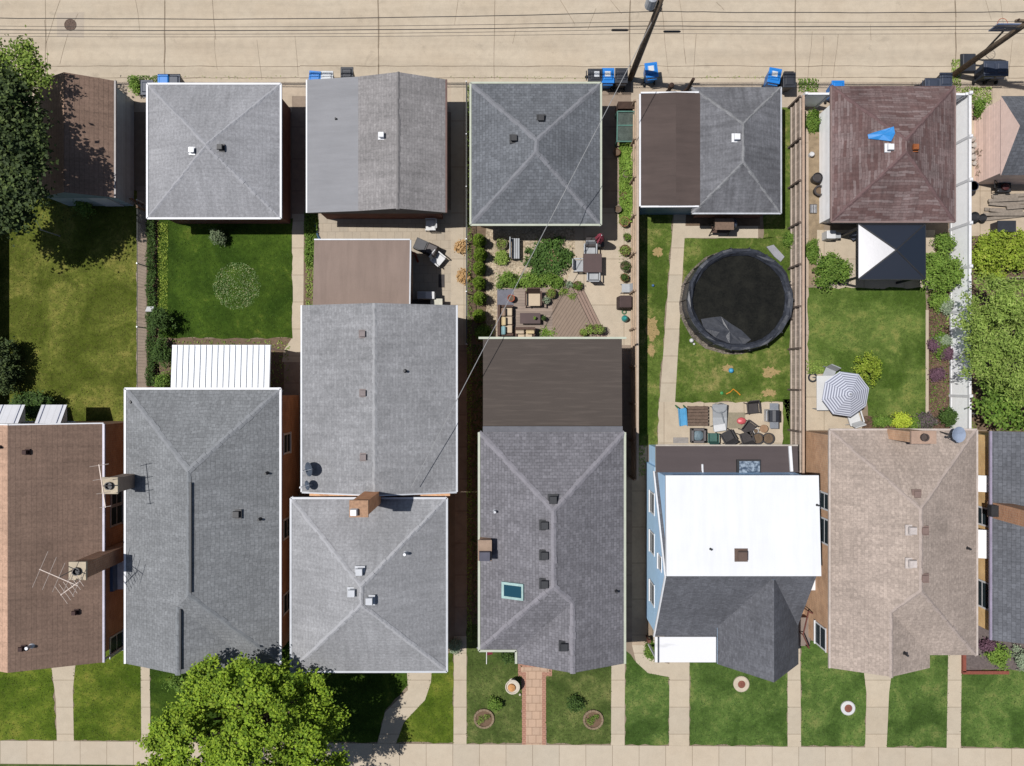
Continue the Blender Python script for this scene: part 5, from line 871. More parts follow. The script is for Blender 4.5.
# ---- bungalow patio garden
dk = thing('wooden_deck', 'brown plank deck with three slanted steps beside the patio', 'deck', W(550, 318)); DECK = ribs('deck_planks', A(150, 131, 116), .14, 'Y', dark=.6, var=.14); DECKD = plain('deck_step', A(162, 138, 124), .85, var=.15, scale=7)
def prism_up(name, poly, z0, z1, mat, parent): return MB().prism([W(x, y)[:2] for x, y in poly], z0, z1).build(name, mat, parent)
t = NT('deck_diagonal'); v_ = t.coord('Object', rot=(0, 0, math.radians(-57))); sp = t.n('ShaderNodeSeparateXYZ'); t.l(v_, sp.inputs[0]); mm = t.n('ShaderNodeMath', operation='MULTIPLY'); t.l(sp.outputs['Y'], mm.inputs[0]); mm.inputs[1].default_value = 1/.15; fr = t.n('ShaderNodeMath', operation='FRACT'); t.l(mm.outputs[0], fr.inputs[0]); MATS['deck_diagonal'] = t.done(t.mix(1, t.mix(t.noise(v_, 4, 4), A(140, 122, 107), A(162, 142, 126)), t.ramp(fr.outputs[0], [(0, (.5, .5, .5)), (.14, (1, 1, 1)), (.86, (1, 1, 1)), (1, (.5, .5, .5))]), 'MULTIPLY'), .85)
prism_up('deck_floor', [(497, 289), (552, 289), (552, 338), (497, 338)], 0, .42, DECK, dk); prism_up('deck_floor', [(552, 289), (572, 289), (596, 338), (552, 338)], 0, .418, MATS['deck_diagonal'], dk)
for i in range(3): prism_up('step', [(572.1+i*3.6, 289), (575.6+i*3.6, 289), (599.6+i*3.6, 338), (596.1+i*3.6, 338)], 0, .31-.1*i, DECKD, dk)
def onz(o, z):
    o.location.z += z; return o
k = MB(); k.box(W(505.5, 298.5, .425), (16*S, 17*S, .012)); o = k.build('floor_mat', plain('slate_mat', A(125, 125, 135), .9, var=.2), loc=W(505.5, 298.5, .42)); tag(o, 'square slate grey mat on the deck corner', 'mat')
onz(pot('orange terracotta pot standing on the grey deck mat', 511, 299, .17, .4, plain('orange_pot', A(190, 85, 45), .7), None, 1), .43)
onz(chair('brown wicker armchair with a cream seat cushion on the deck', 533, 300.5, PI, C_BROWN, C_CREAM, s=1.25, name='armchair', cat='armchair'), .42)
onz(table('low dark brown coffee table on the deck', 530, 319, 1.0, .52, .42, 0, C_DKBROWN, C_DKBROWN, name='coffee_table'), .42)
onz(pot('small green plant on the end of the coffee table', 534.5, 319.5, .07, .12, C_GREYPOT, L_FRESH, 5, leafsize=.05), .84); onz(pot('small dark pot beside the coffee table', 543.5, 319, .11, .3, C_GREYPOT, L_IVY, 6), .42)
def sofa(label, px, py, w, d, rot, ncush, pillows):
    L = at_(px, py, .5, .42); r = thing('sofa', label, 'sofa', L); M = Matrix.Rotation(rot, 3, 'Z'); T = lambda x, y, z: L+M@Vector((x, y, z))
    MB().box(T(0, 0, .17), (w, d, .3), M=M).build('base', C_BROWN, r); MB().box(T(0, -d/2+.06, .45), (w, .12, .55), M=M).build('backrest', C_BROWN, r)
    for s in (-1, 1): MB().box(T(s*(w/2-.05), 0, .36), (.1, d, .4), M=M).build('armrest', C_BROWN, r)
    cw = (w-.24)/ncush
    for i in range(ncush): MB().box(T(-w/2+.12+cw*(i+.5), .06, .4), (cw-.03, d-.2, .16), M=M).build('cushion', C_CREAM, r, bevel=.04)
    for x, y, mt in pillows: MB().box(T(x, y, .58), (.42, .14, .36), M=M@Matrix.Rotation(-.5, 3, 'X')).build('pillow', mt, r, bevel=.05)
C_SAND = plain('sand_cushion', A(228, 205, 160), .9, var=.08)
sofa('brown outdoor sofa with cream cushions along the west deck edge', 505.5, 321, 1.5, .75, -PI/2, 3, ((-.4, -.12, plain('taupe_pillow', A(170, 145, 125), .9)), (.05, -.1, C_SAND), (.5, -.12, plain('aqua_pillow', A(150, 190, 195), .9))))
sofa('brown outdoor loveseat with cushions against the flat roofed rear wall', 525, 334, .98, .6, PI, 2, ((-.25, -.1, C_SAND), (.25, -.1, C_CREAM)))
for i, (px, py, rd, h, mt, pl, lab) in enumerate(((551, 294, .22, .45, C_WICKERPOT, L_OLIVE, 'round planter at the top of the deck steps'), (546, 301.5, .18, .35, C_GREYPOT, L_SILVER, 'grey planter beside the wicker armchair'), (563.5, 292, .24, .4, C_GREYPOT, L_OLIVE, 'large grey planter where the deck meets the hedge'), (572, 296, .2, .35, C_WICKERPOT, L_OLIVE, 'planter on the first slanted deck step'), (577.5, 285.5, .22, .35, C_WICKERPOT, L_SHRUB, 'leafy planter on the patio at the step foot'), (569, 285, .18, .3, C_GREYPOT, L_SILVER, 'silvery planter between hedge and patio'), (582.5, 333, .18, .35, C_WICKERPOT, L_OLIVE, 'round planter on the deck by the flat roof edge'))):
    q = pot(lab, px, py, rd, h, mt, pl, 20+i); 
    if i in (0, 1, 6): q.location.z += .41
r = thing('planter_box', 'long brown planter box with mixed plants at the foot of the deck', 'planter', W(593, 330)); MB().box(W(593, 330, .62), (16*S, 8*S, .4)).build('box', C_BROWN, r); P, N = clumps([((*W(588, 330)[:2], .88), (.2, .2, .16)), ((*W(597, 330)[:2], .85), (.25, .2, .12))], 500, 12, .06, 33, -.3); leaf_mesh('plant', P, N, .07, L_OLIVE, r)
table('square dark brown patio table between two white chairs', 592.5, 263, .92, .92, .74, 0, C_DKBROWN, C_DKBROWN)
for lab, px, py, rot in (('white metal chair at the garden side of the square table', 579.5, 265.5, PI/2-3.14), ('white metal chair at the garage side of the square table', 590, 250.5, PI), ('white metal chair at the deck side of the square table', 593, 275, 0)): chair(lab, px, py, rot, C_LIGHT, group='chairs round the square table')
r = thing('parasol', 'closed pinkish red parasol beside the hip garage', 'parasol', at_(597.5, 242, .5)); c = r.location.copy(); k = MB(); k.lathe(c, [(.3, 0), (.3, .06), (.08, .1), (.05, .25)], 16); k.build('base', M_DARK, r); MB().tube([c, c+Vector((0, 0, 2.3))], .025, 8).build('pole', M_GALV, r); k = MB(); n_ = 16; prof = [(.05, 2.35), (.14, 2.1), (.2, 1.6), (.24, 1.2)]
k.mesh([c+Vector((rr_*(1 if j % 2 else .6)*math.cos(j*2*PI/n_), rr_*(1 if j % 2 else .6)*math.sin(j*2*PI/n_), z)) for rr_, z in prof for j in range(n_)], [(i*n_+j, i*n_+(j+1) % n_, (i+1)*n_+(j+1) % n_, (i+1)*n_+j) for i in range(3) for j in range(n_)]); k.build('canopy', plain('red_pink_canvas', A(205, 95, 115), .8), r)
r = thing('cart', 'dark grey covered cart under the hip garage eave', 'cart', W(594, 243)); MB().box(W(594, 244, .4), (.9, .5, .5)).build('body', C_GREYM, r, bevel=.05); k = MB(); [k.tube([W(594+sx*7, 244+4*sy, .12), W(594+sx*7.8, 244+4*sy, .12)], .1, 10) for sx in (-1, 1) for sy in (-1, 1)]; k.build('wheel_set', M_RUBBER, r)
r = thing('bench', 'white slatted garden bench standing in the gravel', 'bench', W(514.5, 247)); k = MB(); [k.box(W(510.5+2*i, 250, .45), (.08, 1.0, .04)) for i in range(5)]; k.build('seat', C_LIGHT, r); k = MB(); k.box(W(510, 250, .7), (.05, 1.0, .4)); k.build('backrest', C_LIGHT, r)
for sy in (-1, 1):
    for sx in (0, 1): MB().box(W(510.5+8*sx, 250+9*sy, .21), (.05, .05, .42)).build('leg', C_LIGHT, r)
for lab, px, py, rr_ in (('round dark clipped shrub in a pot beside the bench', 501.5, 244, .28),): pot(lab, px, py, rr_, .3, C_GREYPOT, L_OLIVE, 40)
for i, (px, py, rd, h, mt, pl, lab) in enumerate(((618, 209, .17, .35, C_GREYPOT, None, 'empty grey pot at the garage end of the pot row'), (624.5, 221.5, .24, .4, C_TERRA, L_OLIVE, 'terracotta pot with dry plant next to the vegetable bed'), (625, 250, .26, .4, C_WICKERPOT, L_OLIVE, 'wicker pot with plant opposite the square table'), (625.5, 266, .26, .4, C_GREYPOT, L_IVY, 'grey pot with dark plant along the tan fence'), (624.5, 277.5, .2, .35, C_TERRA, L_IVY, 'terracotta pot beside the small folding chair'), (627, 237, .18, .3, C_GREYPOT, L_SHRUB, 'small grey pot against the tan fence'))): pot(lab, px, py, rd, h, mt, pl, 50+i)
for i, (px, py, lab) in enumerate(((626.5, 174, 'small grey pot among the vegetable plants'), (617, 152, 'wicker pot near the glass cold frame'), (624, 196, 'wicker pot at the path edge of the vegetable bed'))): pot(lab, px, py, .17, .3, C_GREYPOT if i == 0 else C_WICKERPOT, None, 70+i)
chair('small white folding chair beside the covered grill', 626, 288, PI/2, C_LIGHT, arms=False, s=.8)
r = thing('grill', 'grill under a dark brown cover by the tan fence', 'grill', W(623, 303)); MB().box(W(623, 303.5, .5), (.68, .66, .98), top=.9).build('cover', plain('brown_cover', A(82, 66, 64), .85, var=.2), r, bevel=.06); MB().box(W(630, 303.5, .75), (.25, .5, .08)).build('side_shelf', plain('brown_cover', A(82, 66, 64)), r)
r = thing('hose_reel', 'teal garden hose reel standing by the tan fence', 'hose reel', W(625, 318)); k = MB(); k.lathe(W(624, 319, .0), [(.06, 0), (.14, .1), (.17, .3), (.1, .55), (.03, .65)], 12); k.build('body', plain('bright_teal', A(60, 170, 165), .5), r); k = MB(); k.torus(W(624, 312, .06), .1, .03, 14, 6); k.build('hose', plain('green_hose', A(60, 120, 80), .5), r)
r = thing('cold_frame', 'teal framed glass cold frame between hip garage and annex', 'cold frame', W(621, 130)); k = MB(); x0, y0, x1, y1 = 615, 118, 632, 146
for x in (x0, x1): k.bar(W(x, y0, .95), W(x, y1, .75), .06, .06)
for y, z in ((y0, .95), ((y0+y1)/2-1, .86), (y1, .75)): k.bar(W(x0, y, z), W(x1, y, z), .06, .06)
for x in (x0, x1):
    for y, z in ((y0, .95), (y1, .75)): k.box(W(x, y, z/2), (.06, .06, z))
k.build('frame', plain('teal_paint', A(85, 130, 118), .6), r); MB().bar(W((x0+x1)/2, y0+1, .93), W((x0+x1)/2, y1-1, .74), 15.5*S, .012).build('pane', plain('dusty_glass', A(95, 105, 98), .15, var=.4, scale=2.5), r); MB().box(W(623.5, 112, .5), (.8, .35, 1.0)).build('cabinet', M_DKWOOD, r)
# ---- double house patio
chair('white wicker chair in the garage shadow on the pavers', 430.5, 225, PI/2, C_WHITEPL, s=.9)
r = thing('grill', 'dark open grill cart with a lidded side on the pavers', 'grill', at_(426, 247, .8)); c = r.location.copy(); M = Matrix.Rotation(-.42, 3, 'Z'); MB().box(c+M@Vector((0, 0, .45)), (1.2, .56, .5), M=M).build('body', M_DARK, r); MB().box(c+M@Vector((.3, 0, .78)), (.58, .6, .18), M=M, top=.8).build('lid', plain('dark_brown_lid', (.035, .028, .028), .5), r, bevel=.03); MB().box(c+M@Vector((-.3, 0, .72)), (.5, .45, .04), M=M).build('grate', plain('sooty_grate', (.05, .05, .055), .6), r)
for sx in (-1, 1):
    for sy in (-1, 1): MB().tube([c+M@Vector((sx*.52, sy*.22, .22)), c+M@Vector((sx*.55, sy*.24, 0))], .025, 6).build('leg', M_DARK, r)
chair('white moulded armchair beside the dark grill', 438.5, 259.5, -PI/2-.7, C_WHITEPL, s=.95, group=None)
k = MB(); k.tube([W(400, 254, .05), W(404, 252, .3), W(410, 252, .5), W(416, 255, .4), W(418, 262, .02)], .05, 8); o = k.build('garden_hose', plain('red_hose', A(160, 70, 55), .6), loc=W(410, 254)); tag(o, 'short reddish hose looped at the sunroom corner', 'hose')
k = MB(); k.tube([W(315, 222, .03), W(318, 236, .05), W(326, 250, .04), W(336, 258, .04)], .06, 8); o = k.build('drain_pipe', plain('blue_drain', A(75, 105, 130), .5), loc=W(320, 235)); tag(o, 'bent blue black drain hose from the grey garage over the weeds', 'drain pipe')
r = thing('air_conditioner', 'white box air conditioner under the sunroom eave', 'air conditioner', W(429, 298)); MB().box(W(428, 297.5, .75), (.85, .36, .6)).build('casing', C_WHITEPL, r, bevel=.02); MB().box(W(424, 297.5, 1.06), (.4, .3, .02)).build('grille', C_LIGHT, r); k = MB(); [k.box(W(428+s_*7, 297.5, .22), (.06, .3, .44)) for s_ in (-1, 1)]; k.build('stand', M_GALV, r)
r = thing('storage_box', 'pale cream storage box against the grey wing', 'storage box', W(439, 307)); MB().box(W(438, 307, .4), (.52, .6, .8)).build('box', plain('cream_box', A(215, 212, 195), .6), r, bevel=.02); MB().box(W(438, 307, .82), (.58, .66, .06)).build('lid', plain('cream_box', A(215, 212, 195)), r)
r = thing('storage_box', 'low dark storage bench along the sunroom wall', 'storage box', W(426, 308)); MB().box(W(424, 306.5, .3), (.95, .5, .6)).build('box', M_DKWOOD, r); MB().box(W(424, 306.5, .63), (1.0, .55, .05)).build('lid', C_GREYM, r)
r = thing('door_mat', 'small grey mat at the shadow edge on the pavers', 'mat', W(441, 281)); MB().box(W(441.5, 281, .02), (.3, .65, .02)).build('mat', C_GREYM, r)
for i, (px, py, lab) in enumerate(((461.5, 247, 'orange leaved dry plant at the fence opposite the pavers'), (463.5, 276, 'dry orange grass tuft at the wire fence'))): shrub('dry_plant', lab, px, py, 4, 3.5, .3, leaf('straw_leaf', A(215, 165, 105), A(235, 195, 140), trans=.2), .12, 16, 90+i, cat='plant')
for px, py, a_, b_, lab, nm in ((310.5, 469, .32, .44, 'larger dark satellite dish on the grey wing eave', 0), (309, 485, .22, .28, 'smaller satellite dish below the larger one on the wing eave', 1)):
    c = G(px, py, 4.55); r = thing('satellite_dish', lab, 'satellite dish', c, 'satellite dishes on the wing eave'); n = Vector((-.82, -.1, .56)).normalized(); q = n.to_track_quat('Z', 'Y').to_matrix(); k = MB(); n_ = 18
    rings = [[c+q@Vector((a_*f*math.cos(t), b_*f*math.sin(t), .08*f*f)) for t in [2*PI*j/n_ for j in range(n_)]] for f in (.05, .4, .7, 1)]; k.mesh([p for rg in rings for p in rg], [(i*n_+j, i*n_+(j+1) % n_, (i+1)*n_+(j+1) % n_, (i+1)*n_+j) for i in range(3) for j in range(n_)]+[tuple(range(n_))]); o = k.build('dish', plain('dish_grey', A(88, 98, 112), .5), r); so = o.modifiers.new('Solid', 'SOLIDIFY'); so.thickness = .015
    f_ = c+n*.42+Vector((0, -.05, -.12)); k = MB(); k.tube([c+q@Vector((0, -b_*.9, .05)), f_], .014, 5); k.tube([c+q@Vector((0, b_*.6, .05)), f_], .008, 5); k.build('feed_arm', M_GALV, r); k = MB(); k.blob(f_, (.06, .06, .06), 1, 0); k.build('feed_horn', M_WHITE, r); k = MB(); k.tube([c, c+Vector((.05, -.05, -.5))], .025, 6); k.build('mount', M_GALV, r)
# ---- antennas
antenna('antenna', 'large branching television antenna on the brown roof by the chimney', (W(147, 538, 6.4), W(146, 540, 7.7)), PI*.87, 1.7, 5, plain('pale_aluminium', A(195, 180, 170), .5, .3), .8, twin=True)
antenna('antenna', 'small television antenna on the lower mast of the brown roof', (W(148, 545, 6.4), W(150, 551, 7.2)), PI*1.2, 1.0, 6, MATS['pale_aluminium'], .45); antenna('antenna', 'bent television antenna strapped to the pale chimney', (W(173, 470, 6.1), W(174, 468, 7.0)), PI/2+.15, 1.8, 4, MATS['pale_aluminium'], .4)
# ---- pool yard
cP = G(740.6, 299.3, 1.15); cP.z = 0; r = thing('swimming_pool', 'round above ground pool with black liner cover and dark water', 'swimming pool', cP); Rr = 2.6; n_ = 36
k = MB(); outer = []; rnd = random.Random(4)
for j in range(n_): a = 2*PI*j/n_; outer.append((math.cos(a)*Rr*rnd.uniform(.985, 1.012), math.sin(a)*Rr*.965*rnd.uniform(.985, 1.012)))
ringz = [(1.0, .02), (1.0, 1.1), (.985, 1.19), (.94, 1.2), (.9, 1.13), (.865, .98), (.85, .3)]
vs = [cP+Vector((o_[0]*f, o_[1]*f, z*(1 if i in (0, 6) else rnd.uniform(.93, 1.04)))) for i, (f, z) in enumerate(ringz) for o_ in outer]; k.mesh(vs, [(i*n_+j, i*n_+(j+1) % n_, (i+1)*n_+(j+1) % n_, (i+1)*n_+j) for i in range(6) for j in range(n_)])
k.build('wall', plain('black_liner', (.03, .033, .042), .42, var=.45, scale=5, bump=.5), r); k = MB(); k.face([cP+Vector((o_[0]*.86, o_[1]*.86, .92)) for o_ in outer]); k.build('water', plain('dark_water', (.0125, .012, .009), .12, var=.5, scale=1.6, bump=.04, spec=.25), r)
k = MB(); pts = [(-1.9, -.95), (-1.25, -.85), (-.9, -.82), (-.55, -1.1), (.1, -1.5), (.55, -1.95), (.2, -2.2), (-.5, -2.15), (-1.2, -1.85), (-1.75, -1.4)]; cc = cP+Vector((-.5, -1.55, 1.02)); q = [cP+Vector((x, y, .96+rnd.uniform(0, .07))) for x, y in pts]
for i in range(len(q)): a, b = q[i], q[(i+1) % len(q)]; m_ = (a+b)/2*.5+cc*.5+Vector((0, 0, rnd.uniform(-.04, .06))); k.face([a, b, m_]); k.face([b, cc, m_]); k.face([cc, a, m_])
k.build('cover_fold', plain('grey_tarp_film', A(72, 74, 80), .35, var=.3, scale=6, bump=.5), r)
k = MB(); [k.tube([cP+Vector((o_[0]*1.01, o_[1]*1.01, .03)), cP+Vector((o_[0]*1.01, o_[1]*1.01, 1.12))], .035, 5) for o_ in outer[::2]]; k.build('frame_post', M_DARK, r)
sheet('gravel_ring', [((cP.x/S+512)+53.5*math.cos(a)*random.uniform(.985, 1.02)-1.5, (383-cP.y/S)+52*math.sin(a)*random.uniform(.985, 1.02)+1.2) for a in [i*.1745 for i in range(36)]], .018, DARKGRAVEL)
r = thing('garden_swing', 'brown canopied garden swing seat below the hip garage', 'garden swing', W(718, 230)); MB().box(W(718, 229, 1.2), (.92, .55, .06)).build('canopy', plain('brown_canvas', A(135, 112, 96), .9, var=.3, scale=9), r); MB().box(W(718, 230, .45), (.85, .45, .08)).build('seat', C_BROWN, r); MB().box(W(718, 226, .75), (.85, .06, .5)).build('backrest', C_BROWN, r)
for s in (-1, 1): k = MB(); k.tube([W(718+9*s, 224, 0), W(718+9*s, 229, 1.2), W(718+9*s, 236, 0)], .03, 6); k.build('side_frame', M_DARK, r)
r = thing('kettle_grill', 'round blue grey kettle grill beside the swing seat', 'grill', at_(732, 223.5, .8)); c = r.location.copy(); k = MB(); k.lathe(c, [(.05, .5), (.22, .58), (.28, .74), (.28, .78), (.2, .93), (.04, .98)], 16); k.build('bowl', plain('slate_enamel', A(80, 88, 105), .35), r, smooth=True); [MB().tube([c+Vector((.1*math.cos(a), .1*math.sin(a), .6)), c+Vector((.26*math.cos(a), .26*math.sin(a), 0))], .018, 5).build('leg', M_DARK, r) for a in (.5, 2.6, 4.7)]
r = thing('stepping_slab', 'tilted grey slab leaning at the pool edge', 'slab', W(773, 250)); k = MB(); k.prism([W(x, y)[:2] for x, y in ((766, 247), (773, 245), (784, 257), (780, 262), (774, 257))], .01, .09); k.build('slab', plain('blue_grey_slab', A(165, 165, 172), .9, var=.15), r)
for px, py, rad, mt, lab, nm, ct in ((691.5, 340.5, .11, C_WHITEPL, 'white ball on the grass beside the pool', 'ball', 'ball'), (694, 344, .06, C_WHITEPL, 'tiny white ball beside the larger white ball', 'ball', 'ball'), (731, 370.5, .13, plain('sky_blue', A(80, 175, 220), .5), 'sky blue ball on the bare spot of the pool lawn', 'ball', 'ball'), (653, 285.5, .07, plain('toy_blue', A(80, 120, 170), .5), 'small blue toy ball on the narrow lawn', 'ball', 'ball')):
    c = W(*plan(px, py, rad), rad+.015); k = MB(); k.blob(c, (rad,)*3, 2, 0); o = k.build(nm, mt, loc=Vector((c.x, c.y, 0)), smooth=True); tag(o, lab, ct)
k = MB(); k.tube([W(726, 394, .04), W(730, 392, .06), W(733, 389, .05), W(737, 392, .05), W(740, 395, .04)], .03, 6); o = k.build('toy_hose', plain('toy_orange', A(225, 150, 40), .5), loc=W(732, 392)); tag(o, 'bent orange toy on the lawn by the concrete patio', 'toy')
k = MB(); k.lathe(W(721.5, 393, .015), [(.07, 0), (.08, .05), (.03, .07)], 10); o = k.build('toy_cup', plain('toy_green', A(70, 160, 90), .5), loc=W(721.5, 393)); tag(o, 'small green toy cup next to the orange toy', 'toy')
# patio clutter behind the blue house
def Q(cx, cy): return 660+cx/7.293, 380+cy/7.293
px, py = Q(152, 272); r = thing('toy_slide', 'light blue plastic toddler slide on the patio corner', 'slide', W(px, py)); k = MB(); a, b = W(px-1.5, py-9, .6), W(px+2, py+8, .06); k.bar(a, b, .36, .05); [k.bar(a+Vector((s*.18, 0, .05)), b+Vector((s*.18, 0, .05)), .04, .12) for s in (-1, 1)]; k.build('chute', plain('slide_blue', A(115, 195, 245), .4), r); k = MB(); [k.bar(a+Vector((s*.17, 0, 0)), a+Vector((s*.2, .15, -.59)), .05, .05) for s in (-1, 1)]; k.build('ladder', plain('slide_green', A(60, 150, 90), .5), r)
px, py = Q(262, 258); r = thing('wooden_pallet', 'weathered plank picnic platform beside the blue slide', 'pallet', W(px, py)); k = MB(); [k.box(W(px, py-8+3.3*i, .4), (1.02, .145, .04)) for i in range(6)]; k.build('deck_board', plain('grey_brown_plank', A(120, 100, 86), .9, var=.3, scale=8), r); k = MB(); [k.box(W(px+s*8, py, .19), (.08, .95, .36)) for s in (-1, 0, 1)]; k.build('bearer', M_DKWOOD, r)
px, py = Q(415, 265); r = thing('sun_lounger', 'pale grey reclining lounger with white cover on the patio', 'lounger', W(px, py+1)); k = MB(); k.mesh([W(px-8, py-12, .75), W(px+6, py-12, .75), W(px+8, py+1, .38), W(px-6, py+1, .38), W(px+8, py+14, .3), W(px-5, py+14, .3)], [(0, 1, 2, 3), (3, 2, 4, 5)]); o = k.build('sling', C_LIGHT, r); so = o.modifiers.new('Solid', 'SOLIDIFY'); so.thickness = .05
k = MB(); k.torus(W(px-1, py-9, .68), .35, .025, 20, 6, sy=.7); k.bar(W(px+1, py-5, .62), W(px+5, py+6, .42), .05, .03); k.build('frame', plain('lounger_frame', A(150, 155, 160), .5), r); [MB().tube([W(px+sx*6, py+sy*9, .4), W(px+sx*6.5, py+sy*10, 0)], .02, 5).build('leg', M_DARK, r) for sx in (-1, 1) for sy in (-1, 1)]; MB().box(W(px+1, py+11, .37), (.6, .35, .1), rz=.15).build('towel', C_WHITEPL, r, bevel=.03)
px, py = Q(558, 295); k = MB(); k.box(W(px, py, .018), (.85, .8, .012)); o = k.build('rug', plain('khaki_rug', A(160, 150, 128), .95, var=.15, scale=8), loc=W(px, py)); tag(o, 'flat khaki square mat on the concrete patio', 'mat')
px, py = Q(588, 297); k = MB(); k.blob(W(px, py, .14), (.24, .18, .13), 2, .04); o = k.build('beach_float', plain('coral_pink', A(225, 105, 110), .4), loc=W(px, py)); tag(o, 'coral pink inflatable float on the khaki mat', 'float')
for cx, cy, rot, mt, lab in ((672, 205, .1+PI, C_GREYM, 'dark chair alone at the grass side of the patio'), (490, 412, .5, C_BLK, 'black chair between the green chair and lounger'), (645, 350, -2.2, C_GREYM, 'dark reclined chair behind the coral float'), (625, 420, .3, C_GREYM, 'dark chair nearest the umber roof edge'), (385, 420, 0, C_TEAL, 'green plastic chair beside the grey cooler')):
    px, py = Q(cx, cy); chair(lab, px, py, rot, mt, group='chairs on the cluttered concrete patio', s=1.0 if mt != C_TEAL else .85)
px, py = Q(268, 402); r = thing('fire_pit', 'square grey fire pit with ash inside', 'fire pit', W(px, py)); k = MB(); [k.box(W(px+dx*6, py+dy*6, .25), ((.12, .72, .44) if dx else (.72, .12, .44))) for dx, dy in ((1, 0), (-1, 0), (0, 1), (0, -1))]; k.build('rim', plain('grey_rim', A(110, 105, 105), .7, var=.2), r, bevel=.02); MB().lathe(W(px, py, .2), [(.3, 0), (.26, .12), (.1, .18)], 14).build('bowl', plain('ash_blue', A(120, 140, 150), .6, var=.4, scale=9), r); k = MB(); k.box(W(px, py, .1), (.6, .6, .16)); k.build('base', M_DARK, r)
px, py = Q(150, 440); k = MB(); k.box(W(px, py, .03), (.75, .3, .035)); o = k.build('door_mat', plain('pale_grey_mat', A(165, 158, 152), .9), loc=W(px, py)); tag(o, 'thin pale grey mat by the umber roof corner', 'mat')
px, py = Q(758, 355); table('round tan stool table near the silver grill', px, py, .4, .4, .45, 0, plain('tan_wicker', A(175, 140, 110), .9, var=.2), C_BROWN, round_=True, name='side_table')
px, py = Q(700, 372); pot('small white pot among the dark chairs', px, py, .13, .3, C_WHITEPL, None, 1)
for cx, lab in ((715, 'dark round planter tub next to the dark chairs'), (792, 'dark round planter tub in the patio corner')): px, py = Q(cx, 427); pot(lab, px, py, .28, .45, plain('tub_black', A(75, 72, 74), .7, var=.2), None, 2, group='dark round tubs on the concrete patio')
px, py = Q(836, 262); r = thing('grill', 'silver gas grill with black lid at the patio end', 'grill', at_(px, py, .9)); c = r.location.copy(); MB().box(c+Vector((0, 0, .4)), (.5, .6, .75)).build('cabinet', M_GALV, r); k = MB(); k.lathe((0, 0, 0), [(.3, -.3), (.31, -.28), (.31, .28), (.3, .3)], 12); k.v = [(c.x+v[0]*.95, c.y+v[2]*.95, c.z+.82+max(-.05, v[1]*.8)) for v in k.v]; k.build('lid', B_BLACK, r)
for s in (-1, 1): MB().box(c+Vector((0, s*.46, .8)), (.42, .32, .04)).build('side_shelf', plain('steel_shelf', A(160, 165, 172), .4, .3), r)
MB().tube([c+Vector((-.38, -.24, .86)), c+Vector((-.38, .24, .86))], .025, 6).build('handle', M_GALV, r)
# ---- gazebo yard
x0, y0 = plan(858.5, 224, 2.5); x1, y1 = plan(925, 279, 2.5); r = thing('gazebo', 'square black gazebo whose western roof panel shines white', 'gazebo', W((x0+x1)/2, (y0+y1)/2)); zc = 2.5+(x1-x0)/2*S*math.tan(math.radians(15)); cx_, cy_ = (x0+x1)/2, (y0+y1)/2
t = NT('glossy_black_roof'); vv = t.coord(); t.bump(t.noise(vv, 3, 3), .05, .02); GLOSS = t.done((.165, .165, .172), .335, 1.0, .5)
cn = [(x0, y0), (x1, y0), (x1, y1), (x0, y1)]; k = MB()
for i in range(4): a, b = cn[i], cn[(i+1) % 4]; k.face([W(*a, 2.5), W(*b, 2.5), W(cx_, cy_, zc)])
o = k.build('canopy', GLOSS, r); so = o.modifiers.new('Solid', 'SOLIDIFY'); so.thickness = .02; so.offset = -1
k = MB(); [k.bar(W(*c_, 2.53), W(cx_, cy_, zc+.03), .06, .03) for c_ in cn]; [k.bar(W(*cn[i], 2.46), W(*cn[(i+1) % 4], 2.46), .08, .1) for i in range(4)]; k.build('frame', M_DARK, r); k = MB(); 
for dx, dy in ((2, 2), (-2, 2), (-2, -2), (2, -2)): pass
for (xx, yy) in ((x0+2.5, y0+2.5), (x1-2.5, y0+2.5), (x1-2.5, y1-2.5), (x0+2.5, y1-2.5)): MB().box(W(xx, yy, 1.22), (.1, .1, 2.44)).build('post', M_DARK, r)
r = thing('storage_box', 'white boxes stacked beside the gazebo corner under the garage eave', 'storage box', W(828, 237)); MB().box(W(826, 237, .35), (.45, .4, .7)).build('box', C_WHITEPL, r, bevel=.03); MB().box(W(834, 237, .25), (.3, .3, .5)).build('smaller_box', C_LIGHT, r, bevel=.02)
k = MB(); k.bar(W(849, 239, .3), W(858, 230, 1.4), .3, .1); o = k.build('folded_chair', plain('slate_fold', A(95, 100, 115), .6), loc=W(853, 235)); tag(o, 'folded slate grey chair leaning at the gazebo corner', 'chair')
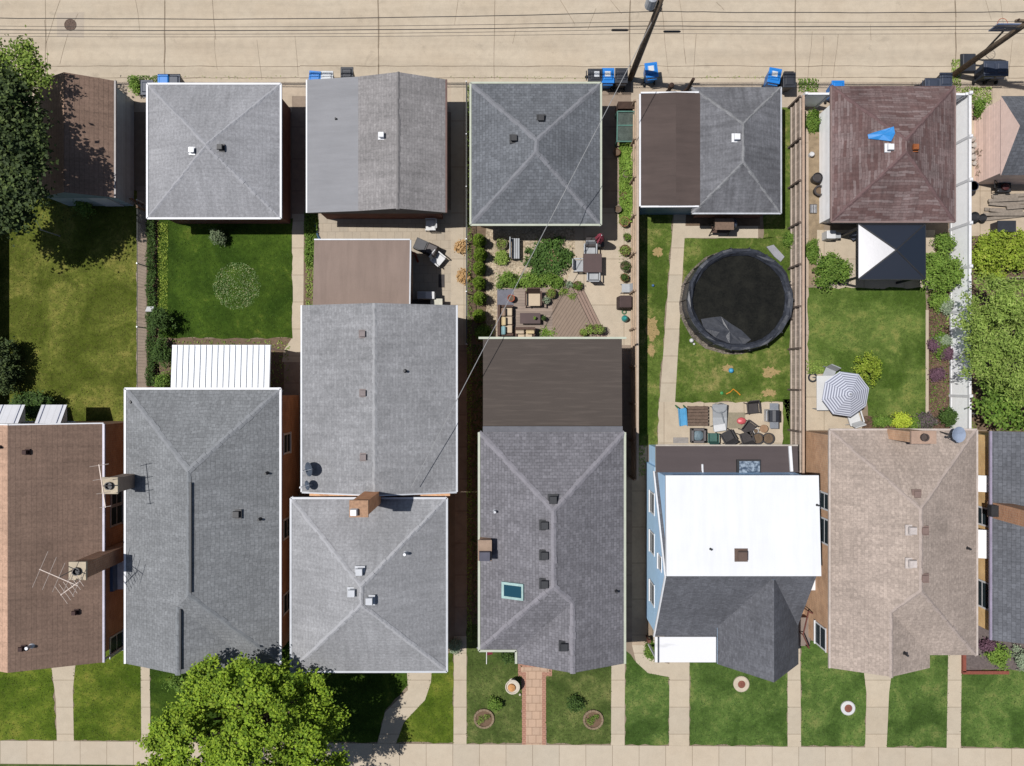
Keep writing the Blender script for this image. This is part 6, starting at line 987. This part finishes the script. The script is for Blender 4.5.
for px, py, lab, kk in ((814, 180, 'round black bucket by the white garage wall', 0), (817, 192, 'round dark planter ring below the bucket', 1), (813, 209, 'square grey grate in the bare soil strip', 2), (810, 155.5, 'white paint can in the bare soil strip', 3)):
    L = W(px, py, .006); r = thing(('bucket', 'planter', 'drain_grate', 'paint_can')[kk], lab, ('bucket', 'planter', 'grate', 'can')[kk], L)
    if kk == 0: k = MB(); k.lathe(L, [(.2, 0), (.25, .5), (.22, .52), (.2, .3)], 16); k.build('body', B_BLACK, r); MB().lathe(L+Vector((0, 0, .45)), [(.2, 0), (.2, .02)], 16).build('lid', C_GREYM, r)
    if kk == 1: k = MB(); k.lathe(L, [(.22, 0), (.27, .3), (.27, .34), (.19, .34), (.19, .2)], 16); k.build('ring', C_GREYM, r); MB().lathe(L+Vector((0, 0, .2)), [(.19, 0), (.19, .02)], 14).build('soil', SOIL, r)
    if kk == 2: k = MB(); k.box(L+Vector((0, 0, .03)), (.36, .46, .04)); k.build('frame', C_GREYM, r); k = MB(); [k.box(L+Vector((-.12+.08*i, 0, .055)), (.03, .4, .02)) for i in range(4)]; k.build('bar', M_GALV, r)
    if kk == 3: k = MB(); k.lathe(L, [(.11, 0), (.11, .25), (.12, .26), (.1, .27)], 14); k.build('body', C_WHITEPL, r); k = MB(); k.torus(L+Vector((.02, 0, .28)), .1, .006, 16, 4); k.build('handle', M_GALV, r)
# striped octagonal umbrella
cU = G(845.5, 394, 2.3); cU.z = .0125; r = thing('patio_umbrella', 'grey and white striped octagonal patio umbrella tilted over the table', 'umbrella', cU)
t = NT('striped_canvas'); vv = t.coord('UV'); sp = t.n('ShaderNodeSeparateXYZ'); t.l(vv, sp.inputs[0]); mm = t.n('ShaderNodeMath', operation='MULTIPLY'); t.l(sp.outputs['Y'], mm.inputs[0]); mm.inputs[1].default_value = 8.5; fr = t.n('ShaderNodeMath', operation='FRACT'); t.l(mm.outputs[0], fr.inputs[0])
STR = t.done(t.ramp(fr.outputs[0], [(0, A(140, 143, 158)), (.42, A(140, 143, 158)), (.5, A(215, 218, 230)), (.92, A(215, 218, 230)), (1, A(140, 143, 158))]), .85)
ap = cU+Vector((.05, .0, 2.75)); k = MB(); e = []; Ru = 1.1
for j in range(8): a = 2*PI*j/8+.25; e.append(cU+Vector((Ru*math.cos(a), Ru*math.sin(a), 2.28+.12*math.cos(a-.5))))
for j in range(8): a, b = e[j], e[(j+1) % 8]; L_ = (a-b).length; hh = ((a+b)/2-ap).length; k.face([a, b, ap], 0, [(0, hh), (L_, hh), (L_/2, 0)])
o = k.build('canopy', STR, r); so = o.modifiers.new('Solid', 'SOLIDIFY'); so.thickness = .012; so.offset = -1
MB().tube([cU, ap], .025, 8).build('pole', M_GALV, r); k = MB(); [k.tube([ap-Vector((0, 0, .08)), q-Vector((0, 0, .03))], .012, 5) for q in e]; k.build('rib', M_GALV, r); MB().lathe(cU, [(.28, 0), (.28, .07), (.06, .1), (.05, .3)], 16).build('base', C_GREYM, r); MB().lathe(ap, [(.05, -.02), (.04, .06), (.01, .1)], 10).build('finial', C_LIGHT, r)
table('white rectangular table half hidden under the striped umbrella', 832, 393, 1.5, 1.7, .74, 0, C_WHITEPL, C_LIGHT)
chair('white metal chair poking out below the striped umbrella', 853, 417.5, .3, C_WHITEPL, s=1.1); chair('pale chair tucked at the hedge side of the umbrella table', 829, 373.5, PI-.4, C_LIGHT, arms=False)
k = MB(); k.torus(W(812, 377.5, .1), .2, .045, 18, 6); k.tube([W(815, 378, .1), W(820, 377, .15), W(824, 379, .05)], .04, 6); o = k.build('garden_hose', B_BLACK, loc=W(812, 377)); tag(o, 'coiled black hose at the edge of the umbrella patio', 'hose')
k = MB(); k.torus(W(793.5, 622, .12), .24, .05, 20, 6); k.torus(W(794.5, 623, .2), .2, .04, 20, 6); o = k.build('garden_hose', plain('dark_green_hose', (.03, .045, .03), .5), loc=W(793.5, 622)); tag(o, 'coiled dark green hose beside the rusty handrail', 'hose')
c = G(957.5, 434, 5.1); r = thing('satellite_dish', 'pale blue grey satellite dish on a mast at the tan house corner', 'satellite dish', c); n = Vector((.2, -.25, .92)).normalized(); q = n.to_track_quat('Z', 'Y').to_matrix(); k = MB(); n_ = 20; rings = [[c+q@Vector((.32*f*math.cos(a), .4*f*math.sin(a), .09*f*f)) for a in [2*PI*j/n_ for j in range(n_)]] for f in (.05, .4, .7, 1)]; k.mesh([p for rg in rings for p in rg], [(i*n_+j, i*n_+(j+1) % n_, (i+1)*n_+(j+1) % n_, (i+1)*n_+j) for i in range(3) for j in range(n_)]+[tuple(range(n_))]); o = k.build('dish', plain('dish_blue_grey', A(165, 178, 200), .45), r); so = o.modifiers.new('Solid', 'SOLIDIFY'); so.thickness = .015
k = MB(); k.tube([c, c+Vector((-.25, -.02, -.3)), c+Vector((-.3, .05, -.9))], .03, 6); k.build('mount', M_DARK, r); k = MB(); k.tube([c+q@Vector((-.2, -.35, .06)), c+Vector((-.5, -.1, .25))], .018, 5); k.build('feed_arm', M_DARK, r); MB().blob(c+Vector((-.52, -.1, .25)), (.07, .07, .07), 1, 0).build('feed_horn', M_DARK, r)
# ---- far east yard
for px, py, rad, h, lab in ((975.5, 216.5, .24, .5, 'wide black round fire bowl on the tan patio'), (983.5, 217.5, .19, .45, 'smaller black round grill touching the fire bowl')):
    L = at_(px, py, h); r = thing('fire_bowl', lab, 'fire bowl', L); k = MB(); k.lathe(L, [(rad*.5, .12), (rad*.95, h*.7), (rad*1.05, h*.9), (rad*.95, h*.92), (rad*.6, h*.75)], 18); k.build('bowl', M_DARK, r); [MB().tube([L+Vector((rad*.6*math.cos(a), rad*.6*math.sin(a), .2)), L+Vector((rad*.8*math.cos(a), rad*.8*math.sin(a), 0))], .02, 5).build('leg', M_DARK, r) for a in (.3, 2.4, 4.5)]
r = thing('storage_box', 'black storage box at the edge of the yellow green hedge', 'storage box', W(998, 229)); MB().box(W(998, 229, .35), (.85, .5, .62)).build('box', C_GREYM, r, bevel=.03); MB().box(W(998, 229, .69), (.9, .55, .06)).build('lid', B_BLACK, r)
rnd = random.Random(12); nl = 0
for i in range(10):
    c = W(1004+rnd.uniform(-3, 14), 196+i*2.4, .1+.07*(i % 3)); k = MB(); k.box(c, (rnd.uniform(1.2, 2.2), .16, .06), rz=rnd.uniform(-.12, .12)); o = k.build('plank', plain('silver_plank', A(160, 148, 135), .9, var=.3, scale=6), loc=Vector((c.x, c.y, 0))); tag(o, 'weathered grey plank in the loose lumber pile on the tan patio', 'plank', 'grey planks in the lumber pile')
r = thing('lawn_mower', 'dark lawn mower parked under the charcoal garage eave', 'lawn mower', W(1000, 187)); MB().box(W(1000, 189, .25), (.7, .5, .25)).build('deck', M_DARK, r, bevel=.06); MB().lathe(W(1000, 189, .38), [(.18, 0), (.18, .12), (.1, .18)], 14).build('engine', plain('dark_red', A(90, 45, 45), .5), r); MB().tube([W(994, 187, .4), W(984, 184, .9), W(984, 192, .9), W(994, 191, .4)], .02, 6).build('handle', M_DARK, r); [MB().tube([W(1000+6*sx, 189+5.5*sy, .12), W(1000+6*sx, 189+6.5*sy, .12)], .12, 10).build('wheel', M_RUBBER, r) for sx in (-1, 1) for sy in (-1, 1)]
r = thing('barrel', 'dark barrel between the white fence and the pink gable', 'barrel', W(964, 190)); k = MB(); k.lathe(W(964, 190), [(.25, 0), (.3, .3), (.3, .55), (.25, .85), (.22, .86), (.22, .82)], 16); k.build('body', B_NAVY, r); MB().lathe(W(964, 190, .8), [(.22, 0), (.22, .02)], 16).build('lid', B_BLACK, r)
for i in range(5): 
    c = W(973+rnd.uniform(-4, 6), 140+i*6, .12); k = MB(); k.blob(c, (.2, .16, .13), 2, .15); o = k.build('rock', plain('pale_rock', A(200, 190, 180), .9, var=.2), loc=Vector((c.x, c.y, 0))); tag(o, 'pale rubble stone at the foot of the pink gable wall', 'rock', 'pale stones along the gable wall')
r = thing('bicycle', 'bicycle leaning by the end of the white fence under the tree', 'bicycle', W(978, 414)); bx = W(978, 414)
for s in (-.5, .5): k = MB(); k.torus((0, 0, 0), .33, .022, 24, 6); k.v = [(bx.x+s+v[0], bx.y+v[2]+(v[1])*.55, .34*.85+v[1]*.8) for v in k.v]; k.build('wheel', M_RUBBER, r)
T = lambda x, z: bx+Vector((x, z*.5-.15, z*.85)); k = MB(); [k.tube([T(*a), T(*b)], .02, 6) for a, b in (((-.5, .34), (-.1, .3)), ((-.1, .3), (.38, .8)), ((-.1, .3), (-.2, .85)), ((-.2, .8), (.38, .8)), ((.5, .34), (.36, .95)), ((-.5, .34), (-.2, .75)))]; k.build('frame', plain('silver_frame', A(190, 195, 200), .4, .3), r); MB().box(T(-.2, .9), (.25, .12, .06)).build('saddle', M_DARK, r); MB().tube([T(.36, .98)+Vector((-.03, -.28, 0)), T(.36, .98)+Vector((-.03, .28, 0))], .018, 6).build('handlebar', M_DARK, r)
# ---- front yards
for X, Y, lab, pl in ((484, 718, 'brick ring flower bed on the lawn west of the brick path', L_OLIVE), (593, 719, 'brick ring flower bed on the lawn east of the brick path', L_FRESH)):
    r = thing('flower_bed', lab, 'flower bed', W(X, Y)); k = MB(); n_ = 16
    for i in range(n_): a = 2*PI*i/n_; k.box(W(X, Y, .06)+Vector((.46*math.cos(a), .44*math.sin(a), 0)), (.1, .17, .12), rz=a)
    k.build('brick_ring', plain('ring_brick', A(150, 130, 106), .9, var=.25), r); MB().lathe(W(X, Y, .02), [(.42, 0), (.42, .04), (.1, .07)], 16).build('soil', plain('reddish_soil', A(122, 98, 78), .95, var=.3), r); P, N = clumps([((*W(X-3, Y+1)[:2], .14), (.2, .25, .12)), ((*W(X+3, Y-3)[:2], .12), (.12, .1, .1))], 400, 10, .05, X, -.2); leaf_mesh('plant', P, N, .06, pl, r, seed=X)
for X, Y, ro, ri, lab, mt in ((741, 683.5, .4, .19, 'sandy white ring planter with red brick middle below the grey gable', plain('sand_ring', A(215, 200, 178), .9, var=.15)), (847.5, 707.5, .36, .2, 'clean white ring planter with red middle on the deep green lawn', C_WHITEPL)):
    r = thing('ring_planter', lab, 'planter', W(X, Y)); k = MB(); k.lathe(W(X, Y), [(ro, 0), (ro, .09), (ro-.04, .12), (ri, .12), (ri, .05)], 24); k.build('ring', mt, r); MB().lathe(W(X, Y), [(ri+.01, 0), (ri+.01, .08), (ri*.5, .1)], 18).build('middle', plain('red_mulch', A(150, 95, 80), .95, var=.35, scale=14), r)
r = thing('birdbath', 'round pale birdbath planter with orange flowers beside the brick path', 'birdbath', W(512.5, 682)); c = W(512.5, 682); k = MB(); k.lathe(c, [(.2, 0), (.2, .06), (.1, .12), (.1, .5), (.34, .6), (.36, .68), (.32, .68), (.28, .62)], 22); k.build('bowl', plain('pale_stone', A(222, 212, 195), .8, var=.1), r); MB().lathe(c+Vector((-.04, -.04, .62)), [(.2, 0), (.18, .1), (.05, .16)], 14).build('flower', plain('orange_flower', A(225, 165, 105), .8, var=.35, scale=12), r)
k = MB(); k.blob(W(520, 694, .08), (.07, .07, .08), 1, .05); o = k.build('garden_stone', plain('pale_stone', A(222, 212, 195)), loc=W(520, 694)); tag(o, 'small pale stone at the edge of the brick path', 'stone')
r = thing('flag', 'small flag on a white pole slanting out below the bungalow eave', 'flag', W(488, 640)); a, b = W(488, 632, 2.0), W(488, 648, 2.3); MB().tube([a, b], .02, 6).build('pole', M_WHITE, r); k = MB(); k.mesh([a.lerp(b, .1), a.lerp(b, .55), a.lerp(b, .55)+Vector((.28, -.02, -.25)), a.lerp(b, .1)+Vector((.22, .03, -.25))], [(0, 1, 2, 3)]); o = k.build('cloth', ribs('flag_stripes', A(185, 80, 95), .09, 'Y', dark=.4), r); so = o.modifiers.new('Solid', 'SOLIDIFY'); so.thickness = .01
r = thing('post_lamp', 'small rusty brown post lamp at the blue house front corner', 'lamp', W(647, 638)); MB().tube([W(646.5, 636), W(646.5, 636, .7)], .05, 8).build('post', plain('rusty_post', A(120, 80, 65), .8), r); MB().box(W(646.5, 636, .78), (.2, .2, .2), top=.7).build('head', plain('rusty_post', A(120, 80, 65)), r)
k = MB(); k.box(W(930, 416, .45), (.5, .14, .04)); k.box(W(935, 416, .2), (.04, .1, .45)); k.box(W(925, 416, .2), (.04, .1, .45)); o = k.build('window_shelf', M_WHITE, loc=W(930, 416)) if False else None
k = MB(); k.box(W(984, 671.5, .09), (46*S, .16, .18)); k.box(W(962.7, 660, .09), (.16, 22*S, .18)); o = k.build('brick_edging', plain('edging_brick', A(150, 85, 70), .9, var=.25, scale=9), loc=W(980, 670)); tag(o, 'red brick edging round the mulch bed by the charcoal house', 'edging')
r = thing('garden_sign', 'white object propped on the ivy fence beside the dark shrub', 'sign board', W(157, 311)); MB().box(W(156.5, 310.5, .75), (.34, .05, .3), M=Matrix.Rotation(.9, 3, 'X')).build('board', C_WHITEPL, r); MB().box(W(156.5, 311, .35), (.05, .05, .7)).build('post', M_WOOD, r)
# ================================================================= light, sky, camera
el, az = math.radians(67.5), math.radians(12)            # the sun stands high in the west
sd = Vector((-math.cos(el)*math.cos(az), math.cos(el)*math.sin(az), math.sin(el)))
L = bpy.data.lights.new('sun', 'SUN'); L.energy = 4.4; L.angle = math.radians(.53); L.color = (1, .975, .945); lo = bpy.data.objects.new('sun', L); COL.objects.link(lo); lo.rotation_euler = sd.to_track_quat('Z', 'Y').to_euler()
w = bpy.data.worlds.new('World'); SC.world = w; w.use_nodes = True; nt = w.node_tree; sk = nt.nodes.new('ShaderNodeTexSky'); sk.sky_type = 'NISHITA'; sk.sun_disc = False; sk.sun_elevation = el; sk.sun_rotation = math.atan2(sd.x, sd.y); nt.links.new(sk.outputs[0], nt.nodes['Background'].inputs[0]); nt.nodes['Background'].inputs[1].default_value = .062
cam = bpy.data.cameras.new('camera'); co = bpy.data.objects.new('camera', cam); COL.objects.link(co); co.location = (0, 0, H); co.rotation_euler = (0, 0, 0); cam.sensor_width = 36; cam.lens = 36*H/(1024*S); cam.clip_end = 1500; SC.camera = co
SC.view_settings.view_transform = 'Standard'; SC.view_settings.look = 'None'; SC.view_settings.gamma = 1; SC.view_settings.exposure = .45; SC.view_settings.use_curve_mapping = False
SC.cycles.max_bounces = 6; SC.cycles.diffuse_bounces = 3; SC.cycles.transparent_max_bounces = 4
